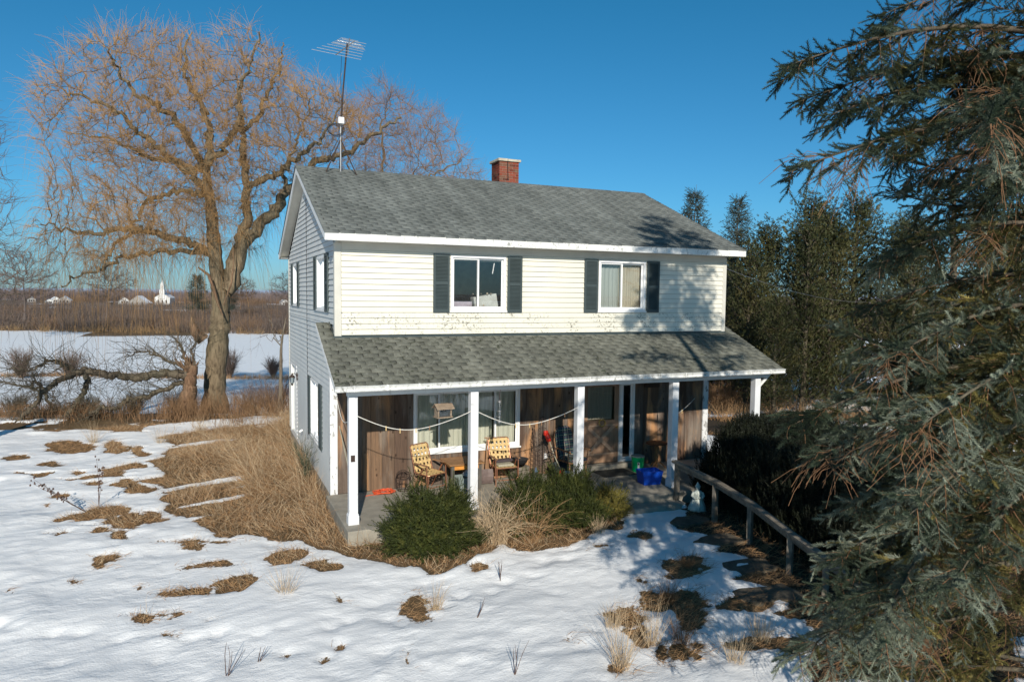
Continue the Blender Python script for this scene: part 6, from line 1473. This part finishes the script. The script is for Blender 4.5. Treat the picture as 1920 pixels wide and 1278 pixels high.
# statue
root = empty('garden_statue', (7.16, -2.42, -.28), R_(-25), label='pale concrete robed garden statue beside the first handrail post', cat='statue')
stone = mat_simple('pale_stone', (.50, .53, .47), .85, .3, 14, bump=.6)
mb = MB(); V = []; n = 28; prof = [(.17, 0), (.175, .05), (.16, .12), (.13, .2), (.10, .27), (.095, .33), (.105, .38), (.085, .42), (.045, .445), (.04, .46)]
for i, (r, z) in enumerate(prof):
    for k in range(n):
        a = 2*PI*k/n; f = 1+(.12*math.sin(7*a+z*9)+.06*math.sin(11*a))*max(0, 1-z/.35); V.append((r*f*math.cos(a), r*f*.8*math.sin(a), z))
mb.add(V, [(i*n+k, i*n+(k+1) % n, (i+1)*n+(k+1) % n, (i+1)*n+k) for i in range(len(prof)-1) for k in range(n)]+[tuple(reversed(range(n)))]); mb.build('robe', stone, root, True)
mb = MB(); mb.lathe([(.005, -.055), (.035, -.045), (.048, -.01), (.046, .02), (.03, .045), (.005, .05)], 14, (0, -.005, .505)); mb.lathe([(.008, -.01), (.008, .01), (.001, .012)], 6, (0, -.053, .505)); mb.build('head', stone, root, True)
mb = MB(); mb.lathe([(.062, 0), (.052, .02), (.035, .05), (.014, .085), (.002, .10)], 12, (0, .005, .52)); mb.build('hood', stone, root, True)
for sx in (-1, 1): mb = MB(); mb.tube([(sx*.085, 0, .40), (sx*.115, -.03, .33), (sx*.07, -.10, .29), (sx*.01, -.11, .31)], [.032, .034, .026, .02], 8); mb.build('arm', stone, root, True)
mb = MB(); mb.lathe([(.2, -.06), (.2, 0), (.18, .01)], 18); mb.build('base', stone, root)
mb = MB(); mb.lathe([(.0, 0), (.09, .02), (.05, .07), (.01, .09)], 5, sy=.5); tag(mb.build('quartz_stone', mat_simple('quartz', (.55, .6, .63), .5), None, loc=(6.95, -2.25, -.26)), 'small pale pointed stone between the step and the statue', 'stone')

# ------------------------------------------------------------------ antenna
ant = empty('tv_antenna', (.80, 3.95, 7.24), label='rooftop television antenna on a leaning mast with tripod', cat='antenna')
L_ = lambda x, y, z: (x-.80, y-3.95, z-7.24)
alu = mat_simple('aluminium', (.55, .56, .57), .35, .15, 10, .5, .6)
mb = MB(); mb.tube([L_(.80, 3.95, 7.2), L_(.80, 3.95, 8.1), L_(.805, 3.95, 8.62)], .02, 8); mb.build('lower_mast', M['metal'], ant)
mb = MB(); mb.tube([L_(.805, 3.95, 8.5), L_(.87, 3.95, 9.4), L_(.97, 3.95, 10.5)], .019, 8); mb.build('upper_mast', M['iron'], ant)
for a in (200, 330, 85):
    e = (.80+.42*math.cos(R_(a)), 3.95+.42*math.sin(R_(a))); zr = ZE+slope*(OV+e[1]) if e[1] <= DEP/2 else ZE+slope*(OV+DEP-e[1])
    mb = MB(); mb.tube([L_(.80, 3.95, 8.12), L_(e[0], e[1], zr)], .014, 6); mb.build('tripod_leg', M['iron'], ant)
mb = MB(); mb.box(L_(.74, 3.88, 8.50), L_(.88, 4.02, 8.66)); mb.build('rotor_box', M['vinyl'], ant, bevel=.01)
mb = MB()
for k in range(4): mb.tube([L_(.76+(.15+.02*k)*math.cos(a)-.08, 3.93+.05*math.sin(a*2+k), 8.33+(.12+.015*k)*math.sin(a)) for a in np.linspace(0, 2*PI, 20)], .006, 5, cap=False)
mb.tube([L_(.83, 3.93, 10.2), L_(.80, 3.93, 9.6), L_(.84, 3.93, 8.6)], .005, 4); mb.tube([L_(.78, 3.9, 8.2), L_(.45, 3.98, 7.5), L_(-.1, 4.15, 7.3), L_(-.26, 4.18, 7.15)], .006, 4); mb.build('cable_coil', M['black'], ant)
b0, b1 = Vector(L_(.66, 3.75, 10.12)), Vector(L_(1.20, 4.15, 10.66)); mb = MB(); mb.bar(b0, b1, .03, .022); mb.build('boom', M['metal'], ant)
rdir = Vector((1, -.25, -.15)).normalized()
for i in range(7):
    t_ = i/6; c = b0.lerp(b1, t_*.95+.02); hl = .60-.30*t_; mb = MB(); mb.tube([c-rdir*hl, c+rdir*hl], .0065, 5); mb.build('element', alu, ant)
b2, b3 = Vector(L_(1.0, 3.95, 10.42)), Vector(L_(1.08, 4.2, 10.72)); mb = MB(); mb.bar(b2, b3, .02); mb.bar(b2, b0.lerp(b1, .62)+Vector((0, 0, -.22)), .02); mb.build('reflector_boom', M['metal'], ant)
for i in range(6):
    c = b2.lerp(b3, (i+.3)/6); mb = MB(); mb.tube([c-rdir*(.42-.04*i), c+rdir*(.42-.04*i)], .006, 5); mb.build('reflector_rod', alu, ant)
# overhead cable from the right eave, satellite-free
mb = MB(); a, b = Vector((WID+.1, .6, 5.15)), Vector((34, 12, 4.9)); mb.tube([a.lerp(b, i/16)+Vector((0, 0, -.9*4*(i/16)*(1-i/16))) for i in range(17)], .007, 4); tag(mb.build('service_cable', M['metal'], None), 'thin overhead cable running from the right eave toward the cedars', 'cable')
# blue tarp beyond the hedge
rg = np.random.default_rng(77); nx = 18; X, Y = np.meshgrid(np.linspace(-.7, .7, nx), np.linspace(-.5, .5, nx)); Z = .22*np.exp(-(X**2*2+Y**2*4))+.10*(fbm(X+3, Y, .3, 3, 5)-.3)
ii2 = (np.arange(nx-1)[:, None]*nx+np.arange(nx-1)[None]).ravel(); tag(npmesh('tarp', np.stack([X.ravel(), Y.ravel(), Z.ravel()], 1), np.stack([ii2, ii2+1, ii2+1+nx, ii2+nx], 1), mat_simple('blue_tarp', (.01, .08, .5), .4), smooth=True, loc=(16.6, 4.0, gh(16.6, 4)+.02)), 'crumpled blue tarp on the ground beyond the hedge', 'tarp')
bare_shrub('climbing_shrub', 'thin leafless shrub climbing the left wall below the lower side window', (-.28, 2.6, -.2), 1.25, .35, 22, mat_simple('greenish_stem', (.09, .10, .06), .8), 88, tr=.005)
bare_shrub('bare_bush', 'brown brushy bush seen beyond the far end of the porch', (17.6, 9.3, gh(17.6, 9.3)), 1.5, 1.6, 140, straw_d, 89, tr=.008)

# ------------------------------------------------------------------ far land: brush, trees, village
rg = np.random.default_rng(21)
def brush_template(seed, n=46, bush=True):
    r = np.random.default_rng(seed); a = r.uniform(0, 6.28, n); P = np.zeros((n, 4, 3)); P[:, 0, :2] = r.normal(0, .35, (n, 2)); d = norm(np.stack([np.cos(a)*r.uniform(0, .9, n), np.sin(a)*r.uniform(0, .9, n), np.ones(n)], 1)); L = r.uniform(.5, 1, n)
    for i in range(1, 4): P[:, i] = P[:, i-1]+d*(L/3)[:, None]; d = norm(d+r.normal(0, .25, (n, 3)))
    V, F = ribbons(P, np.linspace(.028, .010, 4)[None].repeat(n, 0)); return V, F
BT = [brush_template(s) for s in range(4)]
def brushy(name, label, d0, d1, l0, l1, n, h0, h1, mat, seed, wx=1.0, pw=1.0, cond=None):
    r = np.random.default_rng(seed); d = d0+(d1-d0)*r.random(n)**pw; l = r.uniform(l0, l1, n)*d/d0
    if cond is not None: q = cond(l, d, r); l, d = l[q], d[q]
    p = C2[None]+RV*l[:, None]+FV*d[:, None]; n = len(p); z = base_h(p[:, 0], p[:, 1])-.1
    h = r.uniform(h0, h1, n)*(.7+.6*fbm(p[:, 0], p[:, 1], 14, 3, seed)); parts = []
    for k in range(4):
        q = np.arange(n) % 4 == k; TV, TF = BT[k]; m = q.sum(); rot = r.uniform(0, 6.28, m); c, s = np.cos(rot)[:, None], np.sin(rot)[:, None]
        sx = (h[q]*wx)[:, None]; x = (TV[None, :, 0]*c-TV[None, :, 1]*s)*sx; y = (TV[None, :, 0]*s+TV[None, :, 1]*c)*sx; zz = TV[None, :, 2]*h[q][:, None]
        V = np.stack([x+p[q, 0][:, None], y+p[q, 1][:, None], zz+z[q][:, None]], -1).reshape(-1, 3); F = (TF[None]+(np.arange(m)*len(TV))[:, None, None]).reshape(-1, 4); parts.append((V, F))
    V, F = cat(parts); tag(npmesh(name, V, F, mat), label, 'brush', kind='stuff')
br_red = mat_simple('brush_russet', (.155, .098, .062), .95, .4, .03); br_gry = mat_simple('brush_grey', (.115, .090, .078), .95, .4, .03); br_gold = mat_simple('brush_tan', (.26, .17, .085), .95, .35, .03); br_far = mat_simple('far_woods', (.16, .125, .12), .95, .3, .004)
brushy('brush', 'dense grey brush along the far side of the snowy field', 115, 240, -95, 125, 2600, 2.0, 3.8, br_gry, 1, .8, 1.3)
brushy('brush', 'russet brush mixed in the thicket beyond the field', 117, 260, -95, 125, 2100, 1.6, 3.4, br_red, 2, .8, 1.3)
brushy('brush', 'tan reeds and grass at the edge of the thicket', 113, 150, -95, 125, 1500, .7, 1.9, br_gold, 3, .9)
brushy('brush', 'scattered brush on the slope below the village', 260, 480, -190, 240, 1500, 2.5, 5.0, br_gry, 4, .8)
brushy('distant_woods', 'bare distant woods behind the village', 690, 1100, -560, 620, 2600, 9, 16, br_far, 5, .8)
brushy('distant_woods', 'russet tree tops between the village houses', 520, 690, -330, 420, 420, 6, 10, br_red, 6, .8)
# individual trees beyond the field
def far_tree(name, label, x, y, h, r, seed, mat, group):
    rr = np.random.default_rng(seed); base = np.array([x, y, gh(x, y)-.1]); cr = h*.28
    env = [(-r*.5, h*.25), (-r, h*.5), (-r*.8, h*.85), (0, h), (r*.8, h*.85), (r, h*.5), (r*.5, h*.25)]
    return build_bare_tree(name, label, base, [([(0, 0, 0), (.1, 0, h*.2), (0, 0, h*.4), (.1, 0, h*.6)], h*.022, h*.01)], env, r*.8, 420, h*.045, .02, mat, mat, 'tree', seed, twn=3, tr=.016, infl=h*.3, kill=h*.06, twiglen=(h*.06, h*.13), group=group)
GT = 'bare trees rising from the thicket beyond the field'
far_tree('bare_tree', 'widest bare tree over the thicket at the far left', -25.5, 103, 10, 5, 501, br_gry, GT); far_tree('bare_tree', 'bare tree second from the left over the thicket', -16.5, 112, 8.5, 4.6, 502, br_gry, GT)
far_tree('bare_tree', 'small bare tree beyond the field near the house corner', 14.5, 150, 9, 4, 503, br_gry, GT); far_tree('bare_tree', 'low bare tree between the willow and the house corner', 5.5, 170, 8, 4, 504, br_red, GT)
pr = spruce('pine_tree', 'dark pine beyond the field, left of the willow trunk', (-4.2, 186, gh(-4, 186)), 11.5, 3.6, 511, (SH_COARSE[0]*2.4, SH_COARSE[1]), sec_step=.4, ter_step=.36, whorl=.7, nb=8, sz=1.3, mats=(mat_fspruce, mat_fspruce), group='pines beyond the field', inner=.1, dead=0, trunk_r=.25, p=.45, z0=3)[0]
pq = copy_tree(pr); pq.location = (3.0, 190, gh(3, 190)); pq.rotation_euler.z = 2; pq.scale = (.95,)*3; pq['label'] = 'dark pine beyond the field, directly behind the willow trunk'
mat_wh = mat_simple('far_white_wall', (.72, .72, .70), .8, .06, .2); mat_sr = mat_simple('snowy_roof', (.74, .77, .82), .8, .05, .2); mat_gr = mat_simple('grey_barn', (.34, .33, .32), .8, .1, .2)
def far_house(label, x, y, w_, l_, h_, rz, wm, rm, parent=None, wins=3):
    w_ *= .62; l_ *= .62; h_ *= .72
    root = empty('far_house', (x, y, gh(x, y)-.3), rz, label=label, cat='house', group='white village houses on the horizon')
    mb = MB(); mb.box((-w_/2, -l_/2, 0), (w_/2, l_/2, h_)); mb.add([(-w_/2, -l_/2, h_), (w_/2, -l_/2, h_), (0, -l_/2, h_+w_*.35)], [(0, 1, 2)]); mb.add([(-w_/2, l_/2, h_), (w_/2, l_/2, h_), (0, l_/2, h_+w_*.35)], [(0, 2, 1)]); mb.build('wall', wm, root)
    e = .4; k = .7
    mb = MB()
    for s in (-1, 1): mb.add([(s*(w_/2+e), -l_/2-e, h_-e*k), (s*(w_/2+e), l_/2+e, h_-e*k), (0, l_/2+e, h_+w_*.35), (0, -l_/2-e, h_+w_*.35), (s*(w_/2+e), -l_/2-e, h_-e*k-.25), (s*(w_/2+e), l_/2+e, h_-e*k-.25)], [(0, 1, 2, 3), (4, 5, 1, 0)])
    mb.build('roof', rm, root)
    for i in range(wins): mb = MB(); xx = -w_/2+w_*(i+1)/(wins+1); mb.box((xx-.5, -l_/2-.06, h_*.35), (xx+.5, -l_/2-.01, h_*.35+1.5)); mb.build('window', M['dark'], root)
    return root
V_ = lambda d, l: (float(C2[0]+RV[0]*l+FV[0]*d), float(C2[1]+RV[1]*l+FV[1]*d))
def V2(px, d): return V_(d, (px-960)/1325.98*d)
for px_x, d, w_, l_, h_, rz, wm, rm, lb in ((104, 590, 8, 8, 5.5, .4, mat_wh, mat_sr, 'white gabled village house at the left of the horizon'), (122, 585, 16, 9, 4, -.1, mat_gr, mat_sr, 'long low grey building beside the gabled village house'), (92, 560, 9, 6, 3, .2, mat_wh, mat_sr, 'small white shed in front of the gabled village house'),
        (232, 570, 11, 8, 5, .3, mat_wh, mat_gr, 'white village house between the shed and the church'), (262, 540, 24, 12, 3.2, -.4, mat_gr, mat_sr, 'long barn with a snow covered roof left of the church'), (532, 620, 9, 9, 5, .3, mat_wh, mat_gr, 'pale village house near the corner of the farmhouse'), (60, 610, 10, 8, 4, .1, mat_gr, mat_sr, 'grey roofed house at the far left of the village')):
    x, y = V2(px_x, d); far_house(lb, x, y, w_, l_, h_, rz, wm, rm)
x, y = V2(308, 560); root = empty('village_church', (x, y, gh(x, y)), -.2, label='white village church with a pointed steeple on the horizon', cat='church')
mb = MB(); mb.box((-5.5, -6, 0), (5.5, 10, 6)); mb.add([(-5.5, -6, 6), (5.5, -6, 6), (0, -6, 9.5)], [(0, 1, 2)]); mb.build('nave', mat_wh, root)
mb = MB(); 
for s in (-1, 1): mb.add([(s*6, -6.3, 5.7), (s*6, 10, 5.7), (0, 10, 9.7), (0, -6.3, 9.7)], [(0, 1, 2, 3)])
mb.build('roof', mat_sr, root)
mb = MB(); mb.box((-1.8, -6.6, 5), (1.8, -3, 12)); mb.box((-1.3, -6.1, 12), (1.3, -3.5, 15)); mb.build('tower', mat_wh, root)
mb = MB(); mb.add([(-1.3, -6.1, 15), (1.3, -6.1, 15), (1.3, -3.5, 15), (-1.3, -3.5, 15), (0, -4.8, 20.5)], [(0, 1, 4), (1, 2, 4), (2, 3, 4), (3, 0, 4)]); mb.build('steeple', mat_wh, root)
for i in (-1, 0, 1): mb = MB(); mb.box((i*3-.5, -6.06, 1.5), (i*3+.5, -6.01, 4)); mb.build('window', M['dark'], root)

tread = mat_simple('damp_stone', (.10, .085, .062), .9, .4, 8, bump=.5)
# rough stone treads set in the bare ground along the handrail
for i, (x, y, a, b, rz, lb) in enumerate(((6.55, -3.0, .42, .24, .1, 'flat stone tread nearest the porch step along the handrail'), (6.35, -4.1, .45, .25, -.1, 'flat stone tread by the second handrail post'), (6.0, -5.3, .46, .26, .05, 'flat stone tread by the third handrail post'), (5.5, -6.3, .48, .28, -.15, 'lowest flat stone tread close to the spruce boughs'))):
    rg = np.random.default_rng(i+50); n = 14; an = np.linspace(0, 2*PI, n, endpoint=False); rr = (1+.14*rg.normal(size=n))/np.maximum(np.abs(np.cos(an))**4+np.abs(np.sin(an))**4, .3)**.25
    mb = MB(); top = [(a*rr[k]*math.cos(an[k]), b*rr[k]*math.sin(an[k]), .052+.008*rg.normal()) for k in range(n)]; bot = [(p[0]*1.06, p[1]*1.06, -.12) for p in top]
    mb.add(top+bot, [tuple(range(n))]+[(k, k+n, (k+1) % n+n, (k+1) % n) for k in range(n)])
    o = mb.build('stone_tread', tread, None, bevel=.015, loc=(x, y, gh(x, y))); o.rotation_euler.z = rz; tag(o, lb, 'stepping stone', 'stone treads beside the handrail')
